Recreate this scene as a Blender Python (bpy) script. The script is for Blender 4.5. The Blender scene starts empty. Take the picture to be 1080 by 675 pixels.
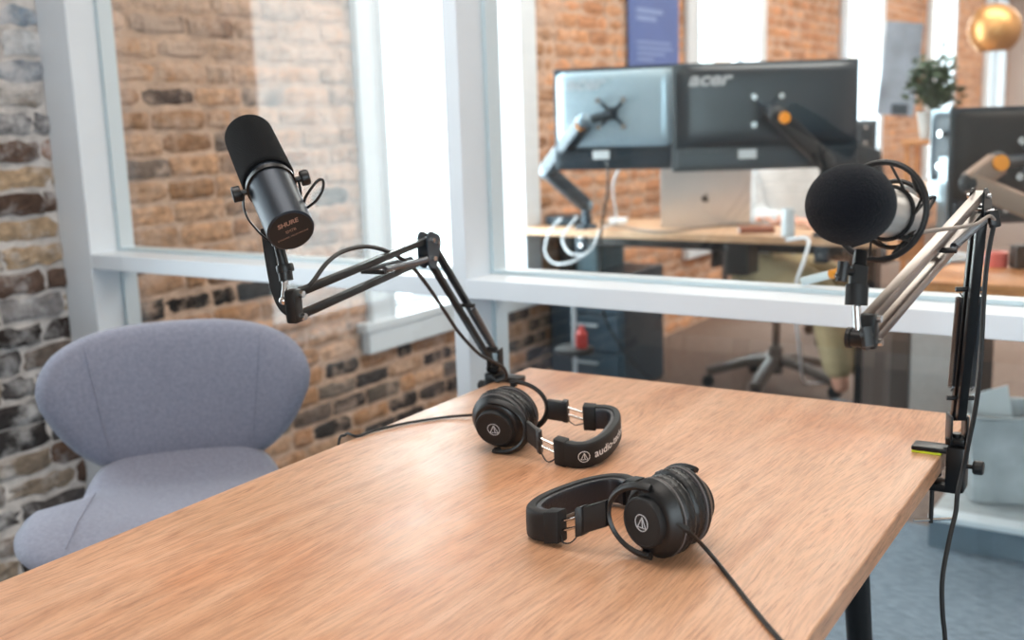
import bpy, bmesh, math, random
from mathutils import Vector, Matrix, Quaternion
random.seed(7)
SC = bpy.context.scene
COL = SC.collection
R = math.radians
V = Vector

# ------------------------------------------------------------------ camera
CZ = 1.30
F_PX = 1148.89
RA = V((0.834649, 0.549851, -0.0320185))
RB = V((-0.0744327, 0.170203, 0.982594))
RC = V((-0.54573, 0.817738, -0.182987))
cam_d = bpy.data.cameras.new('camera')
cam = bpy.data.objects.new('camera', cam_d)
COL.objects.link(cam)
m = Matrix((RA, RB, -RC)).transposed().to_4x4()
m.translation = V((0, 0, CZ))
cam.matrix_world = m
cam_d.sensor_fit = 'HORIZONTAL'
cam_d.sensor_width = 36
cam_d.lens = F_PX / 1080 * 36
cam_d.clip_start = .02
cam_d.dof.use_dof = True
cam_d.dof.focus_distance = 1.27
cam_d.dof.aperture_fstop = 4.4
SC.camera = cam


def at(u, v, d):
    """The point of the place seen at photo pixel (u, v) at depth d metres."""
    return V((0, 0, CZ)) + (RA * ((u - 540) / F_PX) - RB * ((v - 337.5) / F_PX) + RC) * d


def on_z(u, v, z):
    r = RA * ((u - 540) / F_PX) - RB * ((v - 337.5) / F_PX) + RC
    return V((0, 0, CZ)) + r * ((z - CZ) / r.z)


def on_x(u, v, x):
    r = RA * ((u - 540) / F_PX) - RB * ((v - 337.5) / F_PX) + RC
    return V((0, 0, CZ)) + r * (x / r.x)


# ------------------------------------------------------------------ mesh builder
class MB:
    def __init__(s):
        s.v = []; s.f = []; s.c = []

    def add(s, verts, faces):
        o = len(s.v)
        s.v += [V(p) for p in verts]
        s.f += [tuple(i + o for i in f) for f in faces]
        return s

    def box(s, c, size, rot=None, bev=0.0):
        bm = bmesh.new()
        bmesh.ops.create_cube(bm, size=1)
        for v in bm.verts:
            v.co = V((v.co.x * size[0], v.co.y * size[1], v.co.z * size[2]))
        if bev > 0:
            bmesh.ops.bevel(bm, geom=list(bm.edges), offset=bev, segments=2, profile=.5, affect='EDGES')
        return s._bm(bm, c, rot)

    def _bm(s, bm, c=(0, 0, 0), rot=None):
        M = Matrix.Translation(V(c))
        if rot is not None:
            M = M @ (rot.to_4x4() if not isinstance(rot, (int, float)) else Matrix.Rotation(rot, 4, 'Z'))
        bm.verts.index_update()
        s.add([M @ v.co for v in bm.verts], [[v.index for v in f.verts] for f in bm.faces])
        bm.free()
        return s

    def lathe(s, prof, o=(0, 0, 0), axis=(0, 0, 1), n=32, sx=1, sy=1, up=None, cap=True):
        """prof = [(r, t)] along axis from o."""
        ax = V(axis).normalized()
        if up is None:
            up = V((0, 0, 1)) if abs(ax.z) < .9 else V((0, 1, 0))
        e1 = (V(up) - ax * V(up).dot(ax)).normalized()
        e2 = ax.cross(e1)
        o = V(o)
        vs, fs = [], []
        for r, t in prof:
            for k in range(n):
                a = 2 * math.pi * k / n
                vs.append(o + ax * t + e1 * (math.cos(a) * r * sx) + e2 * (math.sin(a) * r * sy))
        for i in range(len(prof) - 1):
            for k in range(n):
                k2 = (k + 1) % n
                fs.append((i * n + k, i * n + k2, (i + 1) * n + k2, (i + 1) * n + k))
        if cap:
            fs.append(tuple(range(n - 1, -1, -1)))
            b = (len(prof) - 1) * n
            fs.append(tuple(b + k for k in range(n)))
        return s.add(vs, fs)

    def tube(s, pts, r, n=10, smooth=0, closed=False, cap=True, flat=None):
        pts = [V(p) for p in pts]
        if smooth:
            pts = spline(pts, smooth, closed)
        N = len(pts)
        rs = r if isinstance(r, (list, tuple)) else [r] * N
        if len(rs) != N:
            rs = [rs[min(int(i * len(rs) / N), len(rs) - 1)] for i in range(N)]
        tang = []
        for i in range(N):
            a = pts[(i - 1) % N] if (i > 0 or closed) else pts[0]
            b = pts[(i + 1) % N] if (i < N - 1 or closed) else pts[-1]
            t = (b - a)
            tang.append(t.normalized() if t.length > 1e-9 else V((0, 0, 1)))
        ref = V((0, 0, 1)) if abs(tang[0].z) < .9 else V((1, 0, 0))
        if flat is not None:
            ref = V(flat[2])
        e1 = (ref - tang[0] * ref.dot(tang[0])).normalized()
        vs, fs = [], []
        for i in range(N):
            if flat is not None and len(flat) > 3:
                e1 = ref
            e1 = (e1 - tang[i] * e1.dot(tang[i]))
            e1 = e1.normalized() if e1.length > 1e-6 else tang[i].orthogonal().normalized()
            e2 = tang[i].cross(e1)
            for k in range(n):
                a = 2 * math.pi * k / n
                ca, sa = math.cos(a), math.sin(a)
                if flat is not None:      # superellipse section: flat=(half height along ref, half width, ref)
                    p = .35
                    ca = math.copysign(abs(ca) ** p, ca) * flat[0]; sa = math.copysign(abs(sa) ** p, sa) * flat[1]
                    vs.append(pts[i] + e1 * ca + e2 * sa)
                else:
                    vs.append(pts[i] + e1 * (ca * rs[i]) + e2 * (sa * rs[i]))
        M = N if closed else N - 1
        for i in range(M):
            j = (i + 1) % N
            for k in range(n):
                k2 = (k + 1) % n
                fs.append((i * n + k, i * n + k2, j * n + k2, j * n + k))
        if cap and not closed:
            fs.append(tuple(range(n - 1, -1, -1)))
            fs.append(tuple((N - 1) * n + k for k in range(n)))
        return s.add(vs, fs)

    def bar(s, a, b, w, h, side, bev=.0012):
        """rectangular bar from a to b: w across (along side), h the other way."""
        a, b = V(a), V(b)
        t = (b - a); L = t.length; t.normalize()
        sd = V(side); sd = (sd - t * sd.dot(t)).normalized()
        up = sd.cross(t)
        rot = Matrix((t, sd, up)).transposed()
        return s.box((a + b) / 2, (L, w, h), rot, bev)

    def prism(s, poly, d, M=None):
        """2D polygon (list of (x,y)) in local xy extruded d along z."""
        M = M or Matrix()
        n = len(poly)
        vs = [M @ V((x, y, 0)) for x, y in poly] + [M @ V((x, y, d)) for x, y in poly]
        fs = [tuple(range(n - 1, -1, -1)), tuple(range(n, 2 * n))]
        for i in range(n):
            j = (i + 1) % n
            fs.append((i, j, n + j, n + i))
        return s.add(vs, fs)

    def ball(s, c, r, rot=None, n=24):
        bm = bmesh.new()
        bmesh.ops.create_uvsphere(bm, u_segments=n, v_segments=n // 2, radius=1)
        rr = r if isinstance(r, (tuple, list)) else (r, r, r)
        for v in bm.verts:
            v.co = V((v.co.x * rr[0], v.co.y * rr[1], v.co.z * rr[2]))
        return s._bm(bm, c, rot)

    def shift(s, fn):
        s.v = [fn(p) for p in s.v]
        return s


def spline(P, k, closed=False):
    out = []
    n = len(P)
    rng = range(n) if closed else range(n - 1)
    for i in rng:
        p0 = P[(i - 1) % n] if (i > 0 or closed) else P[0] * 2 - P[1]
        p1 = P[i]; p2 = P[(i + 1) % n]
        p3 = P[(i + 2) % n] if (i < n - 2 or closed) else P[-1] * 2 - P[-2]
        for j in range(k):
            t = j / k
            out.append(.5 * ((2 * p1) + (p2 - p0) * t + (2 * p0 - 5 * p1 + 4 * p2 - p3) * t * t + (3 * p1 - p0 - 3 * p2 + p3) * t ** 3))
    if not closed:
        out.append(P[-1])
    return out


def root_mat(o):
    M = Matrix()
    while o is not None:
        M = (Matrix.Translation(o.location) @ o.rotation_euler.to_matrix().to_4x4()) @ M
        o = o.parent
    return M


def make(name, mb, mat, parent=None, world=False, smooth=True, label=None, sharp=35, stuff=False):
    me = bpy.data.meshes.new(name)
    vs = mb.v
    if world and parent is not None:
        I = root_mat(parent).inverted()
        vs = [I @ p for p in vs]
    me.from_pydata([tuple(p) for p in vs], [], mb.f)
    bm = bmesh.new(); bm.from_mesh(me)
    bmesh.ops.recalc_face_normals(bm, faces=list(bm.faces))
    for f in bm.faces:
        f.smooth = smooth
    if smooth:
        lim = R(sharp)
        for e in bm.edges:
            if len(e.link_faces) == 2 and e.calc_face_angle(0) > lim:
                e.smooth = False
    bm.to_mesh(me); bm.free()
    me.materials.append(mat)
    o = bpy.data.objects.new(name, me)
    COL.objects.link(o)
    if parent is not None:
        o.parent = parent
    if label:
        o['label'] = label
    if stuff:
        o['kind'] = 'stuff'
    return o


def thing(name, label, cat, loc=(0, 0, 0), rz=0.0, group=None):
    o = bpy.data.objects.new(name, None)
    o.empty_display_size = .1
    COL.objects.link(o)
    o.location = loc; o.rotation_euler = (0, 0, rz)
    tag(o, label, cat, group)
    return o


def tag(o, label, cat, group=None):
    o['label'] = label; o['category'] = cat
    if group:
        o['group'] = group
    return o


def struct(name, mb, mat, smooth=False, parent=None):
    o = make(name, mb, mat, parent, smooth=smooth)
    if parent is None:
        o['kind'] = 'structure'
    return o


def dup(root, loc, rz, label, group=None, skip=()):
    r = root.copy(); COL.objects.link(r)
    r.location = loc; r.rotation_euler = (0, 0, rz); r['label'] = label
    if group:
        r['group'] = group
    for ch in list(root.children):
        if ch.name.split('.')[0] in skip:
            continue
        c = ch.copy(); COL.objects.link(c); c.parent = r
        for g in list(ch.children):
            if g.name.split('.')[0] in skip:
                continue
            d = g.copy(); COL.objects.link(d); d.parent = c
    return r


def text_mb(txt, size, fn, extr=0.0, spacing=1.0, shear=0.0, bold=0.0):
    """text outlines as a mesh; fn maps (x, y) of the lettering to a point."""
    cu = bpy.data.curves.new('lettering_outline', 'FONT')
    cu.body = txt; cu.size = size; cu.align_x = 'CENTER'; cu.align_y = 'CENTER'
    cu.space_character = spacing; cu.shear = shear; cu.offset = bold; cu.resolution_u = 3
    o = bpy.data.objects.new('lettering_outline', cu); COL.objects.link(o)
    bpy.context.view_layer.update()
    me = o.to_mesh()
    bm = bmesh.new(); bm.from_mesh(me)
    xs = [v.co.x for v in bm.verts]
    if xs and extr:
        pass
    mb = MB()
    bm.verts.index_update()
    mb.add([fn(v.co.x, v.co.y) for v in bm.verts], [[v.index for v in f.verts] for f in bm.faces])
    bm.free(); o.to_mesh_clear()
    bpy.data.objects.remove(o); bpy.data.curves.remove(cu)
    return mb


# ------------------------------------------------------------------ materials
def srgb(r, g, b):
    def l(c):
        c /= 255
        return c / 12.92 if c <= .04045 else ((c + .055) / 1.055) ** 2.4
    return (l(r), l(g), l(b), 1)


def mat(name, col, rough=.5, metal=0.0, spec=.5, bump=0.0, bscale=200, var=0.0, vscale=20, sheen=0.0, coat=0.0, stretch=None, trans=0.0):
    M = bpy.data.materials.new(name); M.use_nodes = True
    nt = M.node_tree; N = nt.nodes; L = nt.links
    b = N['Principled BSDF']
    b.inputs['Base Color'].default_value = col
    b.inputs['Roughness'].default_value = rough
    b.inputs['Metallic'].default_value = metal
    b.inputs['Specular IOR Level'].default_value = spec
    b.inputs['Sheen Weight'].default_value = sheen
    b.inputs['Coat Weight'].default_value = coat
    tc = N.new('ShaderNodeTexCoord')
    src = tc.outputs['Object']
    if stretch:
        mp = N.new('ShaderNodeMapping'); mp.inputs['Scale'].default_value = stretch
        L.new(src, mp.inputs['Vector']); src = mp.outputs['Vector']
    nz = N.new('ShaderNodeTexNoise'); nz.inputs['Scale'].default_value = vscale; nz.inputs['Detail'].default_value = 5
    L.new(src, nz.inputs['Vector'])
    mx = N.new('ShaderNodeMix'); mx.data_type = 'RGBA'; mx.blend_type = 'MULTIPLY'
    mx.inputs['Factor'].default_value = 1
    mr = N.new('ShaderNodeMapRange'); mr.inputs['From Min'].default_value = .3; mr.inputs['From Max'].default_value = .7
    mr.inputs['To Min'].default_value = 1 - max(var, .03); mr.inputs['To Max'].default_value = 1 + max(var, .03) * .5
    L.new(nz.outputs['Fac'], mr.inputs['Value'])
    mx.inputs[6].default_value = col
    L.new(mr.outputs['Result'], mx.inputs[7])
    L.new(mx.outputs[2], b.inputs['Base Color'])
    if bump > 0:
        n2 = N.new('ShaderNodeTexNoise'); n2.inputs['Scale'].default_value = bscale; n2.inputs['Detail'].default_value = 4
        L.new(src, n2.inputs['Vector'])
        bp = N.new('ShaderNodeBump'); bp.inputs['Strength'].default_value = bump; bp.inputs['Distance'].default_value = .002
        L.new(n2.outputs['Fac'], bp.inputs['Height']); L.new(bp.outputs['Normal'], b.inputs['Normal'])
    return M


def mat_glass(name, tint=(.95, .98, .98, 1), refl=1.0):
    M = bpy.data.materials.new(name); M.use_nodes = True
    nt = M.node_tree; N = nt.nodes; L = nt.links
    N.remove(N['Principled BSDF'])
    t = N.new('ShaderNodeBsdfTransparent'); t.inputs['Color'].default_value = tint
    g = N.new('ShaderNodeBsdfGlossy'); g.inputs['Roughness'].default_value = .0
    g.inputs['Color'].default_value = (refl, refl, refl, 1)
    lw = N.new('ShaderNodeLayerWeight')
    pw = N.new('ShaderNodeMath'); pw.operation = 'POWER'; pw.inputs[1].default_value = 5
    L.new(lw.outputs['Facing'], pw.inputs[0])
    fr = N.new('ShaderNodeMath'); fr.operation = 'MULTIPLY_ADD'; fr.inputs[1].default_value = .96; fr.inputs[2].default_value = .035
    L.new(pw.outputs[0], fr.inputs[0])
    mx = N.new('ShaderNodeMixShader')
    L.new(fr.outputs[0], mx.inputs['Fac']); L.new(t.outputs[0], mx.inputs[1]); L.new(g.outputs[0], mx.inputs[2])
    L.new(mx.outputs[0], N['Material Output'].inputs['Surface'])
    return M


def mat_wood(name, axis='Y', base=(205, 160, 128), dark=(168, 118, 84), light=(222, 184, 156), scale=1.0, rough=.42):
    M = bpy.data.materials.new(name); M.use_nodes = True
    nt = M.node_tree; N = nt.nodes; L = nt.links
    b = N['Principled BSDF']; b.inputs['Roughness'].default_value = rough
    tc = N.new('ShaderNodeTexCoord')
    sw = (lambda x, y, z: (x, y, z)) if axis == 'Y' else (lambda x, y, z: (y, x, z))

    def noise(src, sc, detail, rough_=.55):
        mp = N.new('ShaderNodeMapping'); mp.inputs['Scale'].default_value = sw(*sc)
        L.new(src, mp.inputs['Vector'])
        n = N.new('ShaderNodeTexNoise'); n.inputs['Scale'].default_value = 1; n.inputs['Detail'].default_value = detail; n.inputs['Roughness'].default_value = rough_
        L.new(mp.outputs[0], n.inputs['Vector'])
        return n

    def rng(src, a, b_, c, d):
        m = N.new('ShaderNodeMapRange'); m.inputs['From Min'].default_value = a; m.inputs['From Max'].default_value = b_
        m.inputs['To Min'].default_value = c; m.inputs['To Max'].default_value = d
        L.new(src, m.inputs['Value']); return m.outputs['Result']

    def mix(mode, fac, a, b_):
        m = N.new('ShaderNodeMix'); m.data_type = 'RGBA'; m.blend_type = mode
        if isinstance(fac, float): m.inputs['Factor'].default_value = fac
        else: L.new(fac, m.inputs['Factor'])
        for v, k in ((a, 6), (b_, 7)):
            if isinstance(v, tuple): m.inputs[k].default_value = v
            else: L.new(v, m.inputs[k])
        return m.outputs[2]
    warp = noise(tc.outputs['Object'], (4.0 * scale, 1.1 * scale, 3), 2)
    vm = N.new('ShaderNodeVectorMath'); vm.operation = 'MULTIPLY_ADD'; vm.inputs[1].default_value = sw(.13, .02, 0)
    L.new(warp.outputs['Color'], vm.inputs[0]); L.new(tc.outputs['Object'], vm.inputs[2])
    src = vm.outputs[0]
    broad = noise(src, (34 * scale, 2.0 * scale, 20), 4)
    cr = N.new('ShaderNodeValToRGB')
    cr.color_ramp.elements[0].position = .28; cr.color_ramp.elements[0].color = srgb(*dark)
    cr.color_ramp.elements[1].position = .72; cr.color_ramp.elements[1].color = srgb(*light)
    e = cr.color_ramp.elements.new(.5); e.color = srgb(*base)
    L.new(broad.outputs['Fac'], cr.inputs['Fac'])
    blot = noise(tc.outputs['Object'], (7 * scale, 4 * scale, 4), 3)
    col = mix('MULTIPLY', rng(blot.outputs['Fac'], .50, .70, 0, .38), cr.outputs['Color'], srgb(240, 190, 140))
    pale = noise(tc.outputs['Object'], (5 * scale, 3 * scale, 4), 4, .7)
    col = mix('MIX', rng(pale.outputs['Fac'], .56, .74, 0, .35), col, srgb(*[min(255, c + 14) for c in light]))
    fine = noise(src, (300 * scale, 16 * scale, 200), 4, .7)
    col = mix('MULTIPLY', 1.0, col, rng(fine.outputs['Fac'], .42, .55, .80, 1.03))
    pore = noise(src, (520 * scale, 20 * scale, 300), 3)
    col = mix('MULTIPLY', rng(pore.outputs['Fac'], .57, .66, 0, .42), col, srgb(150, 104, 78))
    L.new(col, b.inputs['Base Color'])
    rr = rng(pale.outputs['Fac'], .4, .7, rough - .06, rough + .08); L.new(rr, b.inputs['Roughness'])
    bp = N.new('ShaderNodeBump'); bp.inputs['Strength'].default_value = .3; bp.inputs['Distance'].default_value = .001
    L.new(fine.outputs['Fac'], bp.inputs['Height']); L.new(bp.outputs['Normal'], b.inputs['Normal'])
    return M


def mat_brick():
    M = bpy.data.materials.new('old_brick'); M.use_nodes = True
    nt = M.node_tree; N = nt.nodes; L = nt.links
    b = N['Principled BSDF']; b.inputs['Roughness'].default_value = .9; b.inputs['Specular IOR Level'].default_value = .2
    at_ = N.new('ShaderNodeAttribute'); at_.attribute_name = 'brick_colour'
    tc = N.new('ShaderNodeTexCoord')
    n1 = N.new('ShaderNodeTexNoise'); n1.inputs['Scale'].default_value = 38; n1.inputs['Detail'].default_value = 6
    L.new(tc.outputs['Object'], n1.inputs['Vector'])
    mr = N.new('ShaderNodeMapRange'); mr.inputs['From Min'].default_value = .3; mr.inputs['From Max'].default_value = .7
    mr.inputs['To Min'].default_value = .62; mr.inputs['To Max'].default_value = 1.25
    L.new(n1.outputs['Fac'], mr.inputs['Value'])
    mx = N.new('ShaderNodeMix'); mx.data_type = 'RGBA'; mx.blend_type = 'MULTIPLY'; mx.inputs['Factor'].default_value = 1
    L.new(at_.outputs['Color'], mx.inputs[6]); L.new(mr.outputs['Result'], mx.inputs[7])
    # smeared mortar and lime wash patches
    n2 = N.new('ShaderNodeTexNoise'); n2.inputs['Scale'].default_value = 9; n2.inputs['Detail'].default_value = 8; n2.inputs['Roughness'].default_value = .7
    L.new(tc.outputs['Object'], n2.inputs['Vector'])
    sp = N.new('ShaderNodeSeparateXYZ'); L.new(tc.outputs['Object'], sp.inputs[0])
    zz = N.new('ShaderNodeMapRange'); zz.inputs['From Min'].default_value = 1.15; zz.inputs['From Max'].default_value = 1.75
    zz.inputs['To Min'].default_value = 0; zz.inputs['To Max'].default_value = .19
    L.new(sp.outputs['Z'], zz.inputs['Value'])
    yy_ = N.new('ShaderNodeMapRange'); yy_.inputs['From Min'].default_value = 4.2; yy_.inputs['From Max'].default_value = 5.0
    yy_.inputs['To Min'].default_value = 1; yy_.inputs['To Max'].default_value = -.6
    L.new(sp.outputs['Y'], yy_.inputs['Value'])
    zy = N.new('ShaderNodeMath'); zy.operation = 'MULTIPLY'; L.new(zz.outputs['Result'], zy.inputs[0]); L.new(yy_.outputs['Result'], zy.inputs[1])
    ad = N.new('ShaderNodeMath'); ad.operation = 'ADD'; L.new(n2.outputs['Fac'], ad.inputs[0]); L.new(zy.outputs[0], ad.inputs[1])
    # lime wash is whiter in this room, pinker beyond the glass
    ys_ = N.new('ShaderNodeMapRange'); ys_.inputs['From Min'].default_value = 1.84; ys_.inputs['From Max'].default_value = 1.96
    L.new(sp.outputs['Y'], ys_.inputs['Value'])
    wc = N.new('ShaderNodeMix'); wc.data_type = 'RGBA'; wc.inputs[6].default_value = srgb(216, 214, 214); wc.inputs[7].default_value = srgb(216, 186, 168)
    L.new(ys_.outputs['Result'], wc.inputs['Factor'])
    wm = N.new('ShaderNodeMapRange'); wm.inputs['From Min'].default_value = .50; wm.inputs['From Max'].default_value = .68
    wm.inputs['To Max'].default_value = .72
    L.new(ad.outputs[0], wm.inputs['Value'])
    m2 = N.new('ShaderNodeMix'); m2.data_type = 'RGBA'
    L.new(wm.outputs['Result'], m2.inputs['Factor']); L.new(mx.outputs[2], m2.inputs[6]); L.new(wc.outputs[2], m2.inputs[7])
    L.new(m2.outputs[2], b.inputs['Base Color'])
    bp = N.new('ShaderNodeBump'); bp.inputs['Strength'].default_value = .8; bp.inputs['Distance'].default_value = .006
    L.new(n1.outputs['Fac'], bp.inputs['Height']); L.new(bp.outputs['Normal'], b.inputs['Normal'])
    return M


def mat_carpet():
    M = bpy.data.materials.new('carpet_weave'); M.use_nodes = True
    nt = M.node_tree; N = nt.nodes; L = nt.links
    b = N['Principled BSDF']; b.inputs['Roughness'].default_value = 1; b.inputs['Specular IOR Level'].default_value = .1
    tc = N.new('ShaderNodeTexCoord')
    mp = N.new('ShaderNodeMapping'); mp.inputs['Scale'].default_value = (26, 210, 1); mp.inputs['Rotation'].default_value = (0, 0, R(-32))
    L.new(tc.outputs['Object'], mp.inputs['Vector'])
    n = N.new('ShaderNodeTexNoise'); n.inputs['Scale'].default_value = 1; n.inputs['Detail'].default_value = 5
    L.new(mp.outputs[0], n.inputs['Vector'])
    sp = N.new('ShaderNodeSeparateXYZ'); L.new(tc.outputs['Object'], sp.inputs[0])
    st = N.new('ShaderNodeMath'); st.operation = 'GREATER_THAN'; st.inputs[1].default_value = 3.4
    L.new(sp.outputs['Y'], st.inputs[0])
    c = N.new('ShaderNodeMix'); c.data_type = 'RGBA'
    c.inputs[6].default_value = srgb(128, 142, 156); c.inputs[7].default_value = srgb(132, 116, 108)
    L.new(st.outputs[0], c.inputs['Factor'])
    mr = N.new('ShaderNodeMapRange'); mr.inputs['From Min'].default_value = .3; mr.inputs['From Max'].default_value = .7
    mr.inputs['To Min'].default_value = .5; mr.inputs['To Max'].default_value = 1.25
    L.new(n.outputs['Fac'], mr.inputs['Value'])
    mx = N.new('ShaderNodeMix'); mx.data_type = 'RGBA'; mx.blend_type = 'MULTIPLY'; mx.inputs['Factor'].default_value = 1
    L.new(c.outputs[2], mx.inputs[6]); L.new(mr.outputs['Result'], mx.inputs[7])
    L.new(mx.outputs[2], b.inputs['Base Color'])
    bp = N.new('ShaderNodeBump'); bp.inputs['Strength'].default_value = .6; bp.inputs['Distance'].default_value = .004
    L.new(n.outputs['Fac'], bp.inputs['Height']); L.new(bp.outputs['Normal'], b.inputs['Normal'])
    return M


M_white = mat('white_paint', srgb(222, 229, 236), .35, var=.03, vscale=6)
M_plaster = mat('white_plaster', srgb(226, 214, 208), .8, var=.04, vscale=3, bump=.1)
M_ceil = mat('ceiling_boards', srgb(214, 186, 160), .8, var=.15, vscale=4, stretch=(8, .4, 1))
M_brick = mat_brick()
M_mortar = mat('lime_mortar', srgb(210, 203, 197), .95, var=.3, vscale=25, bump=.7, bscale=60)
def two_tone(M, c1, c2, y):
    nt = M.node_tree; N = nt.nodes; L = nt.links
    mx = [n for n in N if n.type == 'MIX'][0]
    tc = N.new('ShaderNodeTexCoord'); sp = N.new('ShaderNodeSeparateXYZ'); L.new(tc.outputs['Object'], sp.inputs[0])
    g = N.new('ShaderNodeMath'); g.operation = 'GREATER_THAN'; g.inputs[1].default_value = y
    L.new(sp.outputs['Y'], g.inputs[0])
    c = N.new('ShaderNodeMix'); c.data_type = 'RGBA'; c.inputs[6].default_value = c1; c.inputs[7].default_value = c2
    L.new(g.outputs[0], c.inputs['Factor']); L.new(c.outputs[2], mx.inputs[6])
two_tone(M_mortar, srgb(212, 206, 202), srgb(206, 172, 150), 1.9)
M_carpet = mat_carpet()
M_table = mat_wood('oak_tabletop', 'Y', (207, 157, 122), (193, 141, 106), (218, 172, 140), 1.0, .40)
M_desk = mat_wood('birch_desktop', 'X', (214, 176, 142), (190, 146, 110), (226, 194, 164))
M_orange = mat_wood('amber_desktop', 'X', (206, 140, 88), (178, 110, 62), (220, 160, 108))
M_glass = mat_glass('partition_glass')
M_winglass = mat_glass('window_glass')
M_black = mat('black_plastic', srgb(19, 20, 22), .42, var=.1)
M_matte = mat('matte_black', srgb(17, 18, 20), .62, var=.1, bump=.1, bscale=800)
M_steelb = mat('black_powder_coated_steel', srgb(15, 16, 18), .34, spec=.38)
M_barm = mat('anodised_dark_bar', srgb(150, 140, 134), .32, metal=1)
M_chrome = mat('chrome', srgb(205, 205, 205), .18, metal=1)
M_spring = mat('spring_steel', srgb(120, 122, 126), .3, metal=1)
M_foam = mat('foam_windscreen', srgb(17, 18, 20), .98, spec=.1, bump=.9, bscale=900, sheen=.03)
M_foam2 = mat('foam_ball', srgb(22, 24, 30), 1.0, spec=.1, bump=1.0, bscale=650, sheen=.08)
M_micbody = mat('mic_enamel', srgb(50, 57, 66), .36, metal=.55, spec=.5)
M_silver = mat('satin_nickel', srgb(206, 200, 194), .34, metal=.6)
M_leather = mat('black_leatherette', srgb(24, 25, 27), .42, bump=.5, bscale=160, var=.1)
M_leather2 = mat('headband_lining', srgb(46, 49, 56), .35, bump=.2, bscale=200)
M_greyline = mat('grey_piping', srgb(98, 92, 92), .5)
M_print = mat('pale_print', srgb(190, 192, 196), .5)
M_coppr = mat('copper_print', srgb(150, 118, 104), .5)
M_printw = mat('white_print', srgb(232, 232, 232), .5)
M_fabric = mat('blue_grey_wool', srgb(140, 143, 160), .95, spec=.1, bump=.6, bscale=420, var=.16, vscale=140, sheen=.25)
M_cable = mat('rubber_cable', srgb(20, 20, 21), .5)
M_cableg = mat('grey_cable', srgb(142, 128, 118), .5)
M_cablew = mat('white_cable', srgb(214, 218, 224), .45)
M_lime = mat('lime_rubber', srgb(196, 206, 40), .6)
M_monb = mat('dark_monitor_plastic', srgb(32, 44, 54), .3, spec=.6, var=.1)
M_mons = mat('silver_blue_monitor_plastic', srgb(178, 200, 213), .25, metal=.25, spec=.7)
M_mount = mat('graphite_arm', srgb(52, 64, 74), .35, metal=.3)
M_armd = mat('matte_dark_arm', srgb(20, 27, 33), .65)
M_tanrefl = mat('arm_with_tan_reflection', srgb(150, 124, 108), .45, metal=.2)  # tan reflected in the arm is put into its base colour
M_plat = mat('grey_blue_board', srgb(104, 119, 132), .6, var=.08)
M_joint = mat('blue_grey_joint', srgb(122, 142, 156), .35, metal=.3)
M_mountl = mat('pale_arm', srgb(190, 200, 208), .35, metal=.3)
M_amber = mat('orange_plastic', srgb(240, 150, 40), .5)
M_alu = mat('aluminium', srgb(206, 200, 196), .4, metal=.5)
M_emb = mat('dark_emblem', srgb(70, 66, 64), .3)
M_shirt = mat('white_cotton', srgb(216, 220, 224), .9, bump=.3, bscale=60, var=.12, vscale=12)
M_khaki = mat('khaki_cotton', srgb(176, 160, 126), .9, var=.1)
M_skin = mat('skin', srgb(214, 160, 138), .5, var=.06)
M_hair = mat('dark_hair', srgb(52, 40, 34), .6)
M_teal = mat('teal_grey_plastic', srgb(92, 118, 130), .5, var=.1)
M_slate = mat('slate_blue_laminate', srgb(58, 76, 90), .4, var=.15, vscale=5)
M_red = mat('red_plastic', srgb(170, 52, 48), .5)
M_pink = mat('pink_plastic', srgb(226, 120, 112), .5)
M_grey = mat('light_grey_laminate', srgb(178, 178, 178), .6, var=.08, vscale=40)
M_brown = mat('dark_brown_laminate', srgb(72, 62, 58), .5)
M_book = mat('brown_book_cover', srgb(150, 92, 70), .6)
M_bin = mat('grey_film_bin', srgb(178, 184, 188), .45, var=.25, vscale=11, bump=1.0, bscale=14)
M_paper = mat('paper', srgb(226, 232, 236), .8)
M_gold = mat('brass_shade', srgb(196, 146, 92), .38, metal=.75)
M_milk = mat('milk_glass', srgb(238, 240, 240), .3)
M_leaf = mat('leaf_green', srgb(42, 70, 42), .5, var=.4, vscale=9)
M_pot = mat('grey_pot', srgb(150, 146, 142), .7)
M_poster = mat('blue_poster_print', srgb(88, 112, 176), .6, var=.08, vscale=3)
M_pstrip = mat('pale_blue_print', srgb(134, 156, 206), .6)
M_poster2 = mat('grey_blue_print', srgb(160, 178, 198), .35, var=.5, vscale=3.0)
M_mesh = mat('black_mesh', srgb(36, 42, 48), .7, var=.1)
M_base = mat('dark_grey_nylon', srgb(84, 72, 66), .45)

# ------------------------------------------------------------------ setting
WX = -2.742          # face of the brick wall
PY = 1.84            # room side of the glazed partition
PD = .14             # partition depth
WINS = [(.276, 1.29), (3.222, 4.222), (6.12, 7.15), (9.08, 10.10), (11.97, 13.06), (14.95, 16.2)]
WZ0, WZ1 = .548, 2.62
Y0, Y1, ZT = -1.6, 16.6, 3.0

struct('floor', MB().box((1.0, 7.5, -.03), (7.9, 18.4, .06)), M_carpet)
struct('ceiling', MB().box((1.0, 7.5, ZT + .04), (7.9, 18.4, .08)), M_ceil)
struct('wall_far', MB().box((1.0, Y1 + .06, ZT / 2), (7.9, .12, ZT)), M_plaster)
# side wall on the right of our room stops at the partition; the office runs wider
struct('wall_right', MB().box((4.9, 7.5, ZT / 2), (.12, 18.4, ZT)), M_plaster)
# wall behind the camera with a wide window
bw = MB()
bw.box((1.0, Y0 - .06, .35), (7.7, .12, .7)).box((1.0, Y0 - .06, 2.8), (7.7, .12, .4))
bw.box((-1.055, Y0 - .06, 1.65), (3.51, .12, 1.9)).box((4.35, Y0 - .06, 1.65), (1.0, .12, 1.9))
struct('wall_back', bw, M_plaster)


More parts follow.
